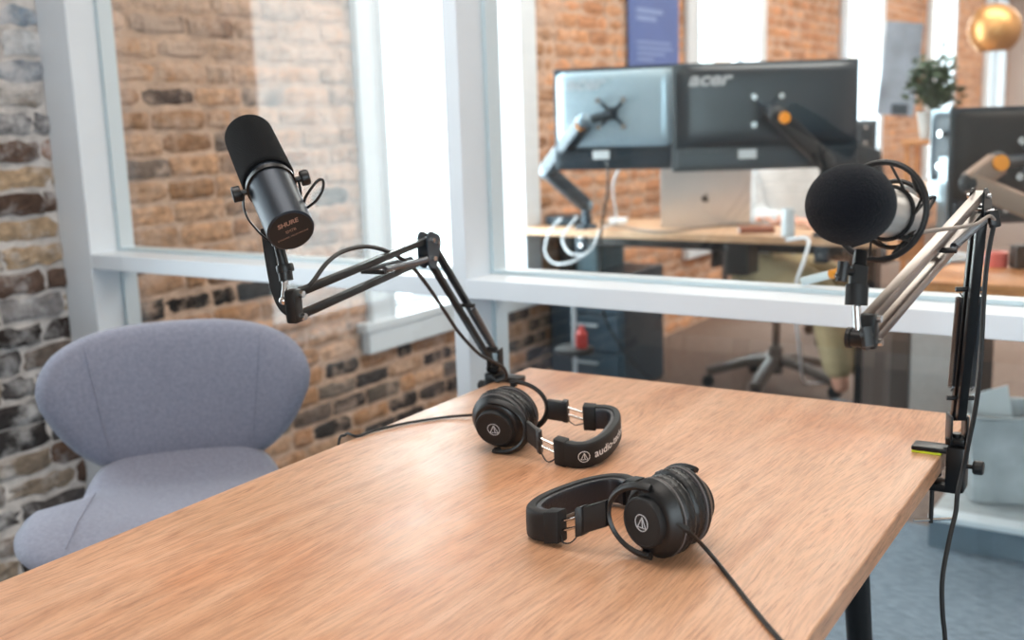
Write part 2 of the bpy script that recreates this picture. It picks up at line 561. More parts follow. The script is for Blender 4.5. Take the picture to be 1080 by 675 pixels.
def brick_wall():
    TH = .30
    core = MB()
    xs = WX - .005 - TH / 2
    # mortar bed around the window openings
    ys = [Y0] + [e for w in WINS for e in w] + [Y1]
    for i in range(0, len(ys), 2):
        core.box((xs, (ys[i] + ys[i + 1]) / 2, ZT / 2), (TH, ys[i + 1] - ys[i], ZT))
    for a, b_ in WINS:
        core.box((xs, (a + b_) / 2, (WZ0 - .03) / 2), (TH, b_ - a, WZ0 - .03))
        core.box((xs, (a + b_) / 2, (WZ1 + .01 + ZT) / 2), (TH, b_ - a, ZT - WZ1 - .01))
    wall = struct('wall_left', core, M_mortar)
    mb = MB(); cols = []
    H = .0712; MJ = .012
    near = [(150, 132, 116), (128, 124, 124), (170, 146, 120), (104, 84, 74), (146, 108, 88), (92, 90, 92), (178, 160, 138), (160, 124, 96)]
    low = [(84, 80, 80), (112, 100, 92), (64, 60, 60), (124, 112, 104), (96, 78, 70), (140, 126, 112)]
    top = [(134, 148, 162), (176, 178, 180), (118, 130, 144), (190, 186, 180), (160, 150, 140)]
    far = [(188, 146, 116), (176, 132, 100), (196, 156, 128), (164, 122, 94), (186, 140, 106), (156, 122, 100), (198, 158, 130)]
    office = [(208, 154, 118), (202, 146, 110), (212, 160, 124), (196, 142, 108), (206, 152, 114), (200, 150, 118)]
    dk = [(42, 38, 38), (54, 46, 44), (36, 34, 36)]
    rowi = 0
    z = .012
    while z < ZT - .05:
        zc = z + (H - MJ) / 2
        y = Y0 + random.uniform(0, .2)
        black_row = abs(zc - .775) < .036
        while y < Y1:
            nearp = y < 1.9
            far_away = y > 6
            ln = random.choice([.2, .205, .21, .1, .2]) + random.uniform(-.012, .012)
            a, b2 = y + MJ / 2, y + ln - MJ / 2
            y += ln
            segs = [(a, b2)]
            if zc > WZ0 - .02 and zc < WZ1 + .02:
                for wa, wb in WINS:
                    ns = []
                    for p, q in segs:
                        if q <= wa or p >= wb:
                            ns.append((p, q))
                        else:
                            if p < wa - .03: ns.append((p, wa))
                            if q > wb + .03: ns.append((wb, q))
                    segs = ns
            for p, q in segs:
                if q - p < .03: continue
                if zc > 2.45 and y > 3.5: pass
                jit = .013 if nearp else .007
                prot = random.uniform(.0, .012) if nearp else random.uniform(.0, .007)
                nu, nv = (6, 4) if (y < 4.5 and not far_away) else (2, 2)
                h = (H - MJ) * random.uniform(.82, 1.08) if y < 4.6 else (H - MJ) * random.uniform(.95, 1.04)
                vs, fs = [], []
                for j in range(nv + 1):
                    for i in range(nu + 1):
                        yy = p + (q - p) * i / nu; z2 = zc - h / 2 + h * j / nv
                        edge = (i in (0, nu)) or (j in (0, nv))
                        corner = (i in (0, nu)) and (j in (0, nv))
                        yy += random.uniform(-jit, jit) * .6; z2 += random.uniform(-jit, jit) * .5
                        x = WX + prot + random.uniform(-.003, .003) * (1 if nu > 2 else .3) - (.006 if edge else 0) - (.005 if corner else 0)
                        vs.append((x, yy, z2))
                n0 = len(vs)
                W1 = nu + 1
                for j in range(nv):
                    for i in range(nu):
                        fs.append((j * W1 + i, j * W1 + i + 1, (j + 1) * W1 + i + 1, (j + 1) * W1 + i))
                ring = [i for i in range(W1)] + [j * W1 + nu for j in range(1, nv + 1)] + [nv * W1 + i for i in range(nu - 1, -1, -1)] + [j * W1 for j in range(nv - 1, 0, -1)]
                for i in ring:
                    vs.append((WX - .03, vs[i][1], vs[i][2]))
                for k in range(len(ring)):
                    k2 = (k + 1) % len(ring)
                    fs.append((ring[k], n0 + k, n0 + k2, ring[k2]))
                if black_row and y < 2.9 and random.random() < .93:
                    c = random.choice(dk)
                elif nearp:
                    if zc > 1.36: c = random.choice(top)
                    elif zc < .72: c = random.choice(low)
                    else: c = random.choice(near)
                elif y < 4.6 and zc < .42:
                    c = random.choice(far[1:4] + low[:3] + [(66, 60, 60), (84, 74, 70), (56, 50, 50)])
                elif y > 4.6:
                    c = random.choice(office)
                else:
                    c = random.choice(far)
                if y < 4.6 and random.random() < .07: c = random.choice([(96, 76, 66), (120, 104, 96)])
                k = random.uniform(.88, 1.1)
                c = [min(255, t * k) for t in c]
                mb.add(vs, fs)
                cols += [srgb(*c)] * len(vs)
        z += H
        rowi += 1
    o = make('brick_facing', mb, M_brick, wall, smooth=False)
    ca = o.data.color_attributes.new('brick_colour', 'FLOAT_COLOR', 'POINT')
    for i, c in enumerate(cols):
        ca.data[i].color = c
    return wall


brick_wall()

# windows of the brick wall: casing, sill, sash, pane
for i, (a, b_) in enumerate(WINS):
    n = 'window_%d' % (i + 1)
    fr = MB()
    d = .135
    x0 = WX - .10
    for yy in (a, b_):
        s_ = 1 if yy == b_ else -1
        fr.box((WX - .06, yy - s_ * .014, (WZ0 + WZ1) / 2), (.19, .028, WZ1 - WZ0), None, .003)          # reveal lining
        fr.box((WX + .016, yy + s_ * (d / 2 - .02), (WZ0 + WZ1) / 2), (.03, d, WZ1 - WZ0 + .1), None, .004)  # casing
    fr.box((WX + .016, (a + b_) / 2, WZ1 + .06), (.03, b_ - a + .22, .12), None, .004)
    fr.box((WX - .06, (a + b_) / 2, WZ1 - .01), (.19, b_ - a, .02))
    w = make(n, fr, M_white, smooth=False); w['kind'] = 'structure'
    si = MB().box((WX - .057, (a + b_) / 2, WZ0 - .018), (.206, b_ - a + .34, .036), None, .005)
    si.box((WX + .02, (a + b_) / 2, WZ0 - .078), (.04, b_ - a + .30, .084), None, .004)
    make('window_sill', si, M_white, w, smooth=False)
    sash = MB()
    t = .035
    for yy in (a + .028 + t / 2, b_ - .028 - t / 2):
        sash.box((WX - .13, yy, (WZ0 + WZ1) / 2), (.04, t, WZ1 - WZ0))
    for zz in (WZ0 + t / 2, WZ1 - t / 2):
        sash.box((WX - .13, (a + b_) / 2, zz), (.04, b_ - a - .056, t))
    make('sash', sash, M_white, w, smooth=False)
    make('pane', MB().box((WX - .13, (a + b_) / 2, (WZ0 + WZ1) / 2), (.006, b_ - a - .1, WZ1 - WZ0 - .06)), M_winglass, w, smooth=False)

# wide window behind the camera
fr = MB()
xa, xb, za, zb = .70, 3.85, .7, 2.6
for xx in (xa + .03, (xa * 2 + xb) / 3, (xa + xb * 2) / 3, xb - .03):
    fr.box((xx, Y0 - .06, (za + zb) / 2), (.06, .1, zb - za))
for zz in (za + .03, zb - .03):
    fr.box(((xa + xb) / 2, Y0 - .06, zz), (xb - xa, .1, .06))
w = make('window_7', fr, M_white, smooth=False); w['kind'] = 'structure'
make('pane', MB().box(((xa + xb) / 2, Y0 - .06, (za + zb) / 2), (xb - xa - .06, .008, zb - za - .06)), M_winglass, w, smooth=False)

# glazed partition
PL, PR_ = -2.742, 4.84
RZ0, RZ1 = .926, .967
YC = PY + PD / 2
pf = MB()
pf.box((-2.677, YC, ZT / 2), (.130, PD, ZT), None, .002)                   # post at the brick wall
pf.box((-1.3585, YC, ZT / 2), (.0375, PD, ZT), None, .002)                  # middle post
pf.box((2.0, YC, ZT / 2), (.0375, PD, ZT), None, .002)
pf.box((4.80, YC, ZT / 2), (.08, PD, ZT), None, .002)
for a, b_ in ((-2.612, -1.377), (-1.340, 1.981), (2.019, 4.76)):
    pf.box(((a + b_) / 2, YC, (RZ0 + RZ1) / 2), (b_ - a, PD, RZ1 - RZ0), None, .002)
    pf.box(((a + b_) / 2, YC, .04), (b_ - a, PD, .08), None, .002)
    pf.box(((a + b_) / 2, YC, ZT - .04), (b_ - a, PD, .08), None, .002)
part_o = make('partition_frame', pf, M_white, smooth=False); part_o['kind'] = 'structure'
GY = PY + .089
for a, b_ in ((-2.612, -1.377), (-1.340, 1.981), (2.019, 4.76)):
    for z0, z1 in ((.08, RZ0), (RZ1, ZT - .08)):
        st = MB()
        # glazing stops behind the pane
        sy0, sy1 = GY + .004, PY + PD
        for xx, s_ in ((a, 1), (b_, -1)):
            st.box((xx + s_ * .004, (sy0 + sy1) / 2, (z0 + z1) / 2), (.008, sy1 - sy0, z1 - z0))
        st.box(((a + b_) / 2, (sy0 + sy1) / 2, z0 + .004), (b_ - a - .016, sy1 - sy0, .008))
        st.box(((a + b_) / 2, (sy0 + sy1) / 2, z1 - .004), (b_ - a - .016, sy1 - sy0, .008))
        make('glazing_stop', st, M_white, part_o, smooth=False)
        make('pane', MB().box(((a + b_) / 2, GY, (z0 + z1) / 2), (b_ - a - .002, .006, z1 - z0 - .002)), M_glass, part_o, smooth=False)

# ------------------------------------------------------------------ table
TZ = .84
TA = R(1.46)
FR_ = V((-.306, 1.685, 0)); TW, TL = .770, 1.62
ex, ey = V((math.cos(TA), math.sin(TA), 0)), V((-math.sin(TA), math.cos(TA), 0))
tc_ = FR_ - ex * TW / 2 - ey * TL / 2
table = thing('table', 'oak topped table with black round legs, holding the headphones', 'table', (tc_.x, tc_.y, 0), TA)
make('tabletop', MB().box((0, 0, TZ - .013), (TW, TL, .026), None, .002), M_table, table, smooth=False)
for sx in (-1, 1):
    for sy in (-1, 1):
        lg = MB()
        tp = V((sx * (TW / 2 - .115), sy * (TL / 2 - .235), TZ - .027))
        bt = V((sx * (TW / 2 - .07), sy * (TL / 2 - .17), 0))
        lg.tube([bt, tp], [.013, .02], 20)
        make('leg', lg, M_steelb, table)
ap = MB().box((0, 0, TZ - .041), (.46, 1.10, .03), None, .003)
make('apron', ap, M_steelb, table, smooth=False)


# ------------------------------------------------------------------ headphones (local: x to headband, cups along y, table at z=0)
def headphones(label, swivel, sep=0.0, wide=.40, drop=.42, ext=.0, lean=0.0):
    root = thing('headphones', label, 'headphones', group='black studio headphones on the table')
    RC_ = .0435
    zc = RC_ + .0006
    tilt = lambda p: V((p.x, p.y, p.z - drop * max(0, min(p.x, .1) - .045) - .02 * max(0, p.x - .1)))
    spread = lambda p: V((p.x + ext * min(1, max(0, (p.x - .074) / .012)), p.y * (1 + wide * min(1, max(0, (p.x - .052) / .02))), p.z))
    for s in (1, -1):
        ax = (0, s, 0); o = (0, 0, zc)
        # each cup turns about the pins at the top and bottom of its fork
        pv = V((0, s * .0385, zc))
        turn = lambda p, pv=pv: pv + Matrix.Rotation(swivel * (1 if s < 0 or swivel > R(-10) else .85), 3, 'Z') @ Matrix.Rotation(lean, 3, 'X') @ (p - pv) + V((0, s * sep, 0))
        k9 = .925
        apart = lambda p, s=s: V((p.x, p.y + s * sep * min(1, max(0, (.074 - p.x) / .012)), p.z))
        cup = MB()
        cup.lathe([(.0, .022), (.0455, .022), (.0462, .0235), (.0462, .0262), (.0445, .028), (.0405, .0335), (.037, .037), (.0345, .0382), (0.0, .0384)], o, ax, 56, k9, .93 * k9, cap=False).shift(turn)
        cupo = make('ear_cup', cup, M_black, root)
        lid = MB().lathe([(.0, .037), (.0295, .037), (.0295, .0445), (.0285, .0462), (.0265, .0466), (.0262, .0460), (.0, .0460)], o, ax, 48, k9, k9, cap=False).shift(turn)
        make('cup_cap', lid, M_matte, cupo)
        # round badge: ring and a leaning letter frame inside it
        lg = MB()
        def P(u, w, s=s): return V((u * -s, s * .0463, zc + w))
        lg.tube([P(.0088 * math.cos(a), .0088 * math.sin(a)) for a in [2 * math.pi * i / 40 for i in range(40)]], .00055, 6, closed=True)
        lg.tube([P(-.0056, -.0052), P(.0008, .0064)], .0006, 6)
        lg.tube([P(.0008, .0064), P(.0016, -.0052)], .0006, 6)
        lg.tube([P(-.0056, -.0052), P(.0062, -.0052)], .0005, 6)
        lg.tube([P(.0008, .0064), P(.0062, -.0052)], .0005, 6)
        lg.shift(turn)
        make('cup_badge', lg, M_print, cupo)
        pl = MB()
        pl.lathe([(.030, .0205), (.046, .0205), (.0467, .0215), (.046, .0225), (.030, .0225)], o, ax, 56, k9, .93 * k9, cap=False).shift(turn)
        make('pad_piping', pl, M_greyline, cupo)
        # leather cushion with wrinkles
        pd = MB()
        n = 96; prof = []
        for i in range(17):
            t = math.pi * i / 16
            prof.append((.0375 + .0093 * math.sin(t) ** .8, .0120 - .0096 * math.cos(t)))
        vs, fs = [], []
        full = [(.026, .0024)] + prof + [(.026, .0216)]
        for (r, t) in full:
            for k in range(n):
                a = 2 * math.pi * k / n
                wr = (.00045 * math.sin(a * 31 + 9 * math.sin(a * 3)) + .0003 * math.sin(a * 57 + t * 900)) if r > .036 else 0
                rr = r + wr - (.0013 if abs(t - .0120) < .0020 else 0)
                vs.append((math.sin(a) * rr * .93 * k9, s * t, zc + math.cos(a) * rr * k9))
        for i in range(len(full) - 1):
            for k in range(n):
                k2 = (k + 1) % n
                fs.append((i * n + k, i * n + k2, (i + 1) * n + k2, (i + 1) * n + k))
        pd.add(vs, fs).shift(turn)
        make('ear_pad', pd, M_leather, root)
        # fork that wraps the cup from top to bottom on the headband side
        yk = MB()
        pts = []
        for i in range(25):
            a = R(100) - R(200) * i / 24
            pts.append(V((.0455 * math.cos(a) + .002, s * (.0405 + .0030 * math.cos(a)), zc + .0375 * math.sin(a))))
        yk.tube(pts, .004, 16, flat=(.0026, .0042, (1, 0, 0)))
        yk.shift(apart)
        yk.v = [tilt(p) if p.x > .045 else p for p in yk.v]
        for a in (1, -1):
            yk.lathe([(.0, 0), (.0052, 0), (.0052, .006), (.0, .006)], (.000, s * (.0385 + sep), zc + a * .0385), (0, 0, -a), 14, cap=False)
        bl = MB()
        bl.box((.0605, s * .043, zc), (.024, .0085, .030), None, .0018)
        bl.box((.0705, s * .0445, zc), (.007, .0095, .033), None, .0015)
        bl.shift(apart).shift(spread).shift(tilt)
        yk.add(bl.v, bl.f)
        yo = make('yoke', yk, M_black, root)
        rd = MB()
        for dz in (-.0055, .0055):
            rd.tube([V((.072, s * .0447, zc + dz)), V((.094, s * .0475, zc + dz))], .0019, 10)
        rd.shift(spread).shift(tilt)
        make('slider_rod', rd, M_chrome, root)
        wi = MB().tube([V((.072, s * .0445, zc - .013)), V((.078, s * .049, zc - .0205)), V((.083, s * .0525, zc - .0185)), V((.0885, s * .050, zc - .012)), V((.091, s * .049, zc - .008))], .0008, 6, smooth=5)
        wi.shift(spread).shift(tilt)
        make('lead_wire', wi, M_cable, root)
        # end block of the headband
        eb = MB().box((.0985, s * .0490, zc), (.018, .0135, .037), Matrix.Rotation(s * R(10), 3, 'Z'), .0018)
        eb.shift(spread).shift(tilt)
        make('end_block', eb, M_matte, root)
    # headband
    K = [V((.100, -.0495, 0)), V((.116, -.0525, 0)), V((.136, -.0535, 0)), V((.157, -.048, 0)), V((.173, -.033, 0)), V((.1805, -.013, 0)),
         V((.1805, .013, 0)), V((.173, .033, 0)), V((.157, .048, 0)), V((.136, .0535, 0)), V((.116, .0525, 0)), V((.100, .0495, 0))]
    path = [V((.1 + (p.x - .1) * .62, p.y, zc)) for p in spline(K, 8)]
    hb = MB().tube(path, .006, 20, flat=(.0172, .0052, (0, 0, 1), 1))
    hb.shift(spread).shift(tilt)
    hbo = make('headband', hb, M_matte, root)
    # padded lining on the inner face
    def off(d):
        out = []
        for i, p in enumerate(path):
            t = (path[min(i + 1, len(path) - 1)] - path[max(i - 1, 0)]).normalized()
            nrm = V((t.y, -t.x, 0))
            out.append(p - nrm * d)
        return out
    lp = off(.0062)[6:-6]
    ln = MB().tube(lp, .005, 16, flat=(.0152, .0036, (0, 0, 1), 1)); ln.shift(spread).shift(tilt)
    make('headband_padding', ln, M_leather2, root)
    # lettering on the outer face of one side (y < 0)
    op = off(-.0054)
    L = [0]
    for i in range(1, len(op)):
        L.append(L[-1] + (op[i] - op[i - 1]).length)
    def along(sv):
        sv = max(0, min(L[-1] - 1e-6, sv))
        for i in range(1, len(L)):
            if L[i] >= sv:
                k = (sv - L[i - 1]) / max(1e-9, L[i] - L[i - 1])
                return op[i - 1].lerp(op[i], k)
        return op[-1]
    mid = L[-1] / 2 - .004
    tm = text_mb('audio-technica', .0155, lambda x, y: tilt(spread(along(mid + x) + V((0, 0, y)))), bold=.0002)
    rg = MB()
    cx = mid - .060
    rg.tube([tilt(spread(along(cx + .0074 * math.cos(a)) + V((0, 0, .0074 * math.sin(a))))) for a in [2 * math.pi * i / 32 for i in range(32)]], .0005, 6, closed=True)
    Q = lambda u, w: tilt(spread(along(cx + u) + V((0, 0, w))))
    rg.tube([Q(-.0042, -.004), Q(.0006, .005)], .0005, 6); rg.tube([Q(.0006, .005), Q(.001, -.004)], .0005, 6)
    rg.tube([Q(-.0042, -.004), Q(.0046, -.004)], .0004, 6); rg.tube([Q(.0006, .005), Q(.0046, -.004)], .0004, 6)
    tm.add(rg.v, rg.f)
    make('headband_lettering', tm, M_printw, hbo, smooth=False)
    return root


hp1 = headphones('black headphones nearer the thin left microphone, headband turned right and its cord running left', 0.0, .0, .30, .32, .006, R(11))
hp2 = headphones('black headphones nearer the front, headband turned left and cord running off the front', R(-6), .0, .40, .42, .004)
hp1.location = V((-.841, 1.239, TZ - .0005)); hp1.rotation_euler = (R(6), 0, R(12))
hp2.location = V((-.476, 1.002, TZ)); hp2.rotation_euler = (0, 0, R(168))
zc = .003
cb = MB().tube([on_z(512, 436, TZ + .012), on_z(500, 437.5, TZ + .006), on_z(470, 440, TZ + zc), on_z(430, 446, TZ + zc), on_z(395, 454, TZ + zc), on_z(377, 460, TZ + zc), V((-1.083, 1.165, TZ + .002)), V((-1.092, 1.155, TZ - .03)), V((-1.10, 1.15, TZ - .25))], .0022, 8, smooth=8)
make('cord', cb, M_cable, hp1, world=True)
cb = MB()
c0 = at(702, 549, 1.115)
cb.tube([c0, at(712, 551, 1.108), at(725, 559, 1.108)], .0036, 10, smooth=5)
cb.tube([c0, at(712, 551, 1.108), at(727, 561, 1.11), on_z(748, 583, TZ + .008), on_z(770, 610, TZ + zc), on_z(795, 642, TZ + zc), on_z(822, 674, TZ + zc), on_z(850, 705, TZ + zc), V((-.30, .80, TZ + zc)), V((-.285, .79, TZ - .03)), V((-.28, .785, TZ - .3))], .0023, 8, smooth=8)
make('cord', cb, M_cable, hp2, world=True)


# ------------------------------------------------------------------ microphone arms
def frame_of(a, b, upref=V((0, 0, 1))):
    t = (b - a).normalized()
    side = t.cross(upref).normalized()
    up = side.cross(t)
    return t, side, up


def boom(label, base, elbow, end, table_dir, gap=.024, screw=True, barm=None, bw=.0095, plate=1.0):
    """scissor arm: clamp on the table edge at base, two pairs of bars, springs, brackets."""
    barm = barm or M_steelb
    root = thing('microphone_boom', label, 'microphone arm', base, group='scissor arms clamped to the table')
    td = V(table_dir).normalized()             # points from the edge in over the table
    # ---- clamp
    cl = MB()
    al = V((-td.y, td.x, 0))
    rot = Matrix((td, al, V((0, 0, 1)))).transposed()
    bx = lambda c, s, bev=.002: cl.box(V((base.x, base.y, 0)) + td * c[0] + al * c[1] + V((0, 0, c[2])), s, rot, bev)
    bx((.016, 0, TZ + .0065), (.050, .030, .007), .003)
    bx((-.016, 0, TZ - .017), (.024, .034, .062), .003)
    bx((.006, 0, TZ - .0445), (.060, .032, .011), .003)
    clo = make('clamp', cl, M_steelb, root, world=True)
    make('clamp_pad', MB().box(V((base.x, base.y, TZ + .0018)) + td * .021, (.038, .028, .0032), rot, .0008), M_lime if screw else M_cable, clo, world=True)
    sc = MB()
    b0 = V((base.x, base.y, 0)) + td * .014
    sc.tube([b0 + V((0, 0, TZ - .0285)), b0 + V((0, 0, TZ - .10))], .0030, 12)
    sc.lathe([(0, 0), (.011, 0), (.011, .004), (0, .004)], b0 + V((0, 0, TZ - .032)), (0, 0, 1), 20, cap=False)
    make('clamp_screw', sc, M_matte, clo, world=True)
    tb = MB().tube([b0 + V((-.02, -.012, TZ - .0965)), b0 + V((.028, .016, TZ - .0945))], .0021, 10)
    make('tommy_bar', tb, M_chrome, clo, world=True)
    kn = MB()
    k0 = V((base.x, base.y, TZ - .014)) - td * .026
    kn.tube([k0 + td * .006, k0 - td * .012], .003, 10)
    kn.lathe([(0, 0), (.008, .0), (.0095, .002), (.0095, .011), (.008, .013), (0, .013)], k0 - td * .010, -td, 18, cap=False)
    make('clamp_knob', kn, M_black, clo, world=True)
    # ---- swivel
    p0 = V((base.x, base.y, TZ + .0)) - td * .014
    sw = MB()
    sw.tube([p0 + V((0, 0, -.045)), p0 + V((0, 0, .030))], .006, 14)
    piv = p0 + V((0, 0, .036))
    t, side, up = frame_of(piv, elbow)
    sw.bar(piv - V((0, 0, .02)) + side * .010, piv + V((0, 0, .020)) + side * .010, .003, .028, side)
    sw.bar(piv - V((0, 0, .02)) - side * .010, piv + V((0, 0, .020)) - side * .010, .003, .028, side)
    sw.box(piv - V((0, 0, .016)), (.024, .024, .010), None, .002)
    make('swivel_bracket', sw, M_steelb, root, world=True)
    horiz = V((elbow.x - piv.x, elbow.y - piv.y, 0)).normalized()
    # ---- two bars of the lower limb
    offv = up * gap * .5
    A1, B1 = piv + offv + t * .008, elbow + offv - t * .005
    A2, B2 = piv - offv + t * .02, elbow - offv - t * .005
    for a_, b_ in ((A1, B1), (A2, B2)):
        make('lower_bar', MB().bar(a_, b_, bw, bw, side), M_steelb, root, world=True)
    # springs beside the lower limb
    for sg in (1, -1):
        make('spring', helix(piv + t * .055 + side * sg * .0125, piv + t * .19 + side * sg * .0125 + up * .004, .0042), M_spring, root, world=True)
    make('spring_pin', MB().tube([piv + t * .195 - side * .018 + up * .004, piv + t * .195 + side * .018 + up * .004], .0032, 10), M_black, root, world=True)
    make('spring_pin', MB().tube([piv + t * .045 - side * .017, piv + t * .045 + side * .017], .0032, 10), M_black, root, world=True)
    # ---- elbow bracket
    t2, side2, up2 = frame_of(elbow, end)
    eb = MB()
    cs_ = [elbow + up2 * gap * .5 + t2 * .006, elbow - up2 * gap * .5 + t2 * .008, elbow + offv - t * .006, elbow - offv - t * .010]
    p2 = sorted({(round((c - elbow).dot(t2) + .010 * plate * math.cos(k * .4), 5), round((c - elbow).dot(up2) + .010 * plate * math.sin(k * .4), 5)) for c in cs_ for k in range(16)})

    def half(P):
        h = []
        for q in P:
            while len(h) > 1 and (h[-1][0] - h[-2][0]) * (q[1] - h[-2][1]) - (h[-1][1] - h[-2][1]) * (q[0] - h[-2][0]) <= 0:
                h.pop()
            h.append(q)
        return h[:-1]
    hull = half(p2) + half(p2[::-1])
    for sg in (1, -1):
        Mx = Matrix((t2, up2, t2.cross(up2))).transposed().to_4x4(); Mx.translation = elbow + side2 * sg * .0075 - t2.cross(up2) * .00125
        eb.prism(hull, .0025, Mx)
    ebo = make('elbow_bracket', eb, M_mount if not screw else M_steelb, root, world=True)
    for q in (elbow + up2 * gap * .5 + t2 * .006, elbow - up2 * gap * .5 + t2 * .008, elbow + offv - t * .006, elbow - offv - t * .006):
        make('elbow_bolt', MB().tube([q - side2 * .0135, q + side2 * .0135], .0034, 12), M_chrome, root, world=True)
    # ---- upper limb
    for sg in (1, -1):
        o2 = up2 * gap * .5 * sg
        make('upper_bar', MB().bar(elbow + o2, end + o2, bw, bw, side2), barm, root, world=True)
    for sg in (1, -1):
        make('spring', helix(elbow + t2 * .03 - up2 * .010 + side2 * sg * .0125, elbow + t2 * .17 + up2 * .002 + side2 * sg * .0125, .0038), M_spring, root, world=True)
    cp = MB().tube([elbow + t2 * .175 - side2 * .018, elbow + t2 * .175 + side2 * .018], .0030, 10)
    make('spring_pin', cp, M_black, root, world=True)
    return root, (t, side, up), (t2, side2, up2)


def helix(a, b, r, turns=60, wire=.0009):
    t = (b - a); L = t.length; t.normalize()
    e1 = t.orthogonal().normalized(); e2 = t.cross(e1)
    pts = [a]
    N = turns * 9
    for i in range(N + 1):
        k = i / N
        an = 2 * math.pi * turns * k
        pts.append(a + t * (L * (.04 + .92 * k)) + e1 * (r * math.cos(an)) + e2 * (r * math.sin(an)))
    pts.append(b)
    return MB().tube(pts, wire, 5)


# ---- left arm and microphone
base1 = V((-1.066, 1.560, TZ))
elbow1 = at(452, 262, 1.62)
end1 = at(312, 322, 1.285)
arm1, F1, F2 = boom('black scissor microphone arm clamped to the far left edge of the table', base1, elbow1, end1, ex, gap=.027, screw=False, plate=1.3)
t2, s2, u2 = F2
hd = MB()
hd.bar(end1 + u2 * .020 + t2 * .004, end1 - u2 * .020 + t2 * .004, .015, .018, s2, .003)
make('end_bracket', hd, M_black, arm1, world=True)
kb = MB()
jt = at(299, 317, 1.28)
for q in (end1 + u2 * .0135, end1 - u2 * .0135):
    kb.tube([q - s2 * .0125, q + s2 * .0125], .0042, 12)
kb.ball(jt, .0055, None, 14)
kb.tube([jt, at(302, 287, 1.285)], .0035, 14)
make('chrome_stud', kb, M_chrome, arm1, world=True)
sl = MB()
hp_ = at(303, 292, 1.285); hq_ = at(289, 243, 1.285)
sl.tube([at(302, 296, 1.285), at(300, 282, 1.285)], .0085, 18)
sl.tube([at(300, 283, 1.285), at(292, 250, 1.285)], .0062, 18)
sl.lathe([(.0, 0), (.010, 0), (.0105, .002), (.0105, .007), (.010, .009), (0, .009)], at(301.5, 287, 1.285), (at(300, 280, 1.285) - at(301.5, 287, 1.285)), 18, cap=False)
make('stand_adapter', sl, M_black, arm1, world=True)
br = MB().tube([at(281, 241, 1.30), at(286, 275, 1.30), at(292, 305, 1.297), at(301, 325, 1.293), at(314, 329, 1.289)], .006, 16, smooth=5, flat=(.0068, .0042, (RB.x, RB.y, RB.z)))
make('hinge_strap', br, M_matte, arm1, world=True)
cb = MB().tube([at(331, 224, 1.2), at(331, 224, 1.2)], .001, 4) if False else MB()
cb.tube([at(317, 312, 1.30), at(330, 297, 1.31), at(345, 277, 1.34), at(362, 265, 1.38), at(385, 260, 1.43), at(408, 265, 1.50), at(432, 279, 1.56), at(452, 303, 1.64), at(470, 330, 1.72), at(485, 352, 1.78), at(505, 373, 1.83), at(520, 381, 1.86), at(531, 388, 1.88), at(534, 398, 1.90), at(526, 402, 1.92), V((-1.095, 1.545, TZ - .02)), V((-1.10, 1.53, TZ - .3))], .0029, 10, smooth=7)
make('cable', cb, M_cable, arm1, world=True)

mb_back = at(307, 243.5, 1.205)
mic_tip = at(260, 138, 1.345)
mx_ = (mic_tip - mb_back); ML = mx_.length; mx_.normalize()
mic1 = thing('microphone', 'dark grey dynamic microphone with cylindrical foam windscreen on the left arm', 'microphone', mb_back)
BR_ = .0268
bd = MB().lathe([(0, .0), (.0245, .0), (.0266, .0012), (BR_, .003), (BR_, .098), (.0272, .100), (.0272, .104), (.0, .104)], mb_back, mx_, 48, cap=False)
make('body', bd, M_micbody, mic1, world=True)
bk = MB().lathe([(0, -.0006), (.0243, -.0006), (.0243, .0006), (0, .0006)], mb_back, mx_, 48, cap=False)
bko = make('back_plate', bk, M_matte, mic1, world=True)
cr_ = RA - mx_ * RA.dot(mx_); cr_.normalize()
cu_ = mx_.cross(cr_)
if cu_.dot(RB) < 0: cu_ = -cu_
bf = mb_back - mx_ * .0009
rt = (cr_ * math.cos(R(12)) + cu_ * math.sin(R(12))); ru = (cu_ * math.cos(R(12)) - cr_ * math.sin(R(12)))
tm = text_mb('SHURE', .0080, lambda x, y: bf + rt * x + ru * (y + .0115), bold=.0003, shear=.15)
for tx, sz_, dy in (('SM7B', .0055, .001), ('DYNAMIC MICROPHONE', .0032, -.0065)):
    t_ = text_mb(tx, sz_, lambda x, y: bf + rt * x + ru * (y + dy))
    tm.add(t_.v, t_.f)
make('back_plate_lettering', tm, M_coppr, bko, world=True, smooth=False)
fm = MB()
fp = [(.0, .100), (.0300, .100), (.0312, .103)]
for i in range(6): fp.append((.0312 - .0012 * i / 6, .105 + (ML - .125) * i / 6))
for i in range(9):
    a = R(90) * i / 8
    fp.append((.0300 - .016 + .016 * math.cos(a), ML - .016 + .016 * math.sin(a)))
fp.append((0, ML))
fm.lathe(fp, mb_back, mx_, 48, cap=False)
make('foam_windscreen', fm, M_foam, mic1, world=True)
rg = MB().lathe([(.0268, .086), (.0292, .0865), (.0292, .0925), (.0268, .093)], mb_back, mx_, 48, cap=False)
make('yoke_ring', rg, M_steelb, mic1, world=True)
ya = mb_back + mx_ * .0895
for sg in (1, -1):
    k = MB()
    k.tube([ya + cr_ * sg * .028, ya + cr_ * sg * .041], .0035, 12)
    k.lathe([(0, 0), (.0085, 0), (.0092, .0012), (.0092, .0085), (.0082, .0098), (0, .0098)], ya + cr_ * sg * .0355, cr_ * sg, 20, cap=False)
    make('pivot_knob', k, M_black, mic1, world=True)
stem = at(291, 252, 1.285)
yb = MB()
yd = (stem - ya)
pts = [ya + cr_ * -.0325 + cu_ * 0, ya - cr_ * .0335 + yd * .30, ya - cr_ * .026 + yd * .62, stem - cr_ * .004, ya + cr_ * .026 + yd * .62, ya + cr_ * .0335 + yd * .30, ya + cr_ * .0325]
yb.tube(pts, .003, 12, smooth=6, flat=(.0012, .0045, tuple(cr_)))
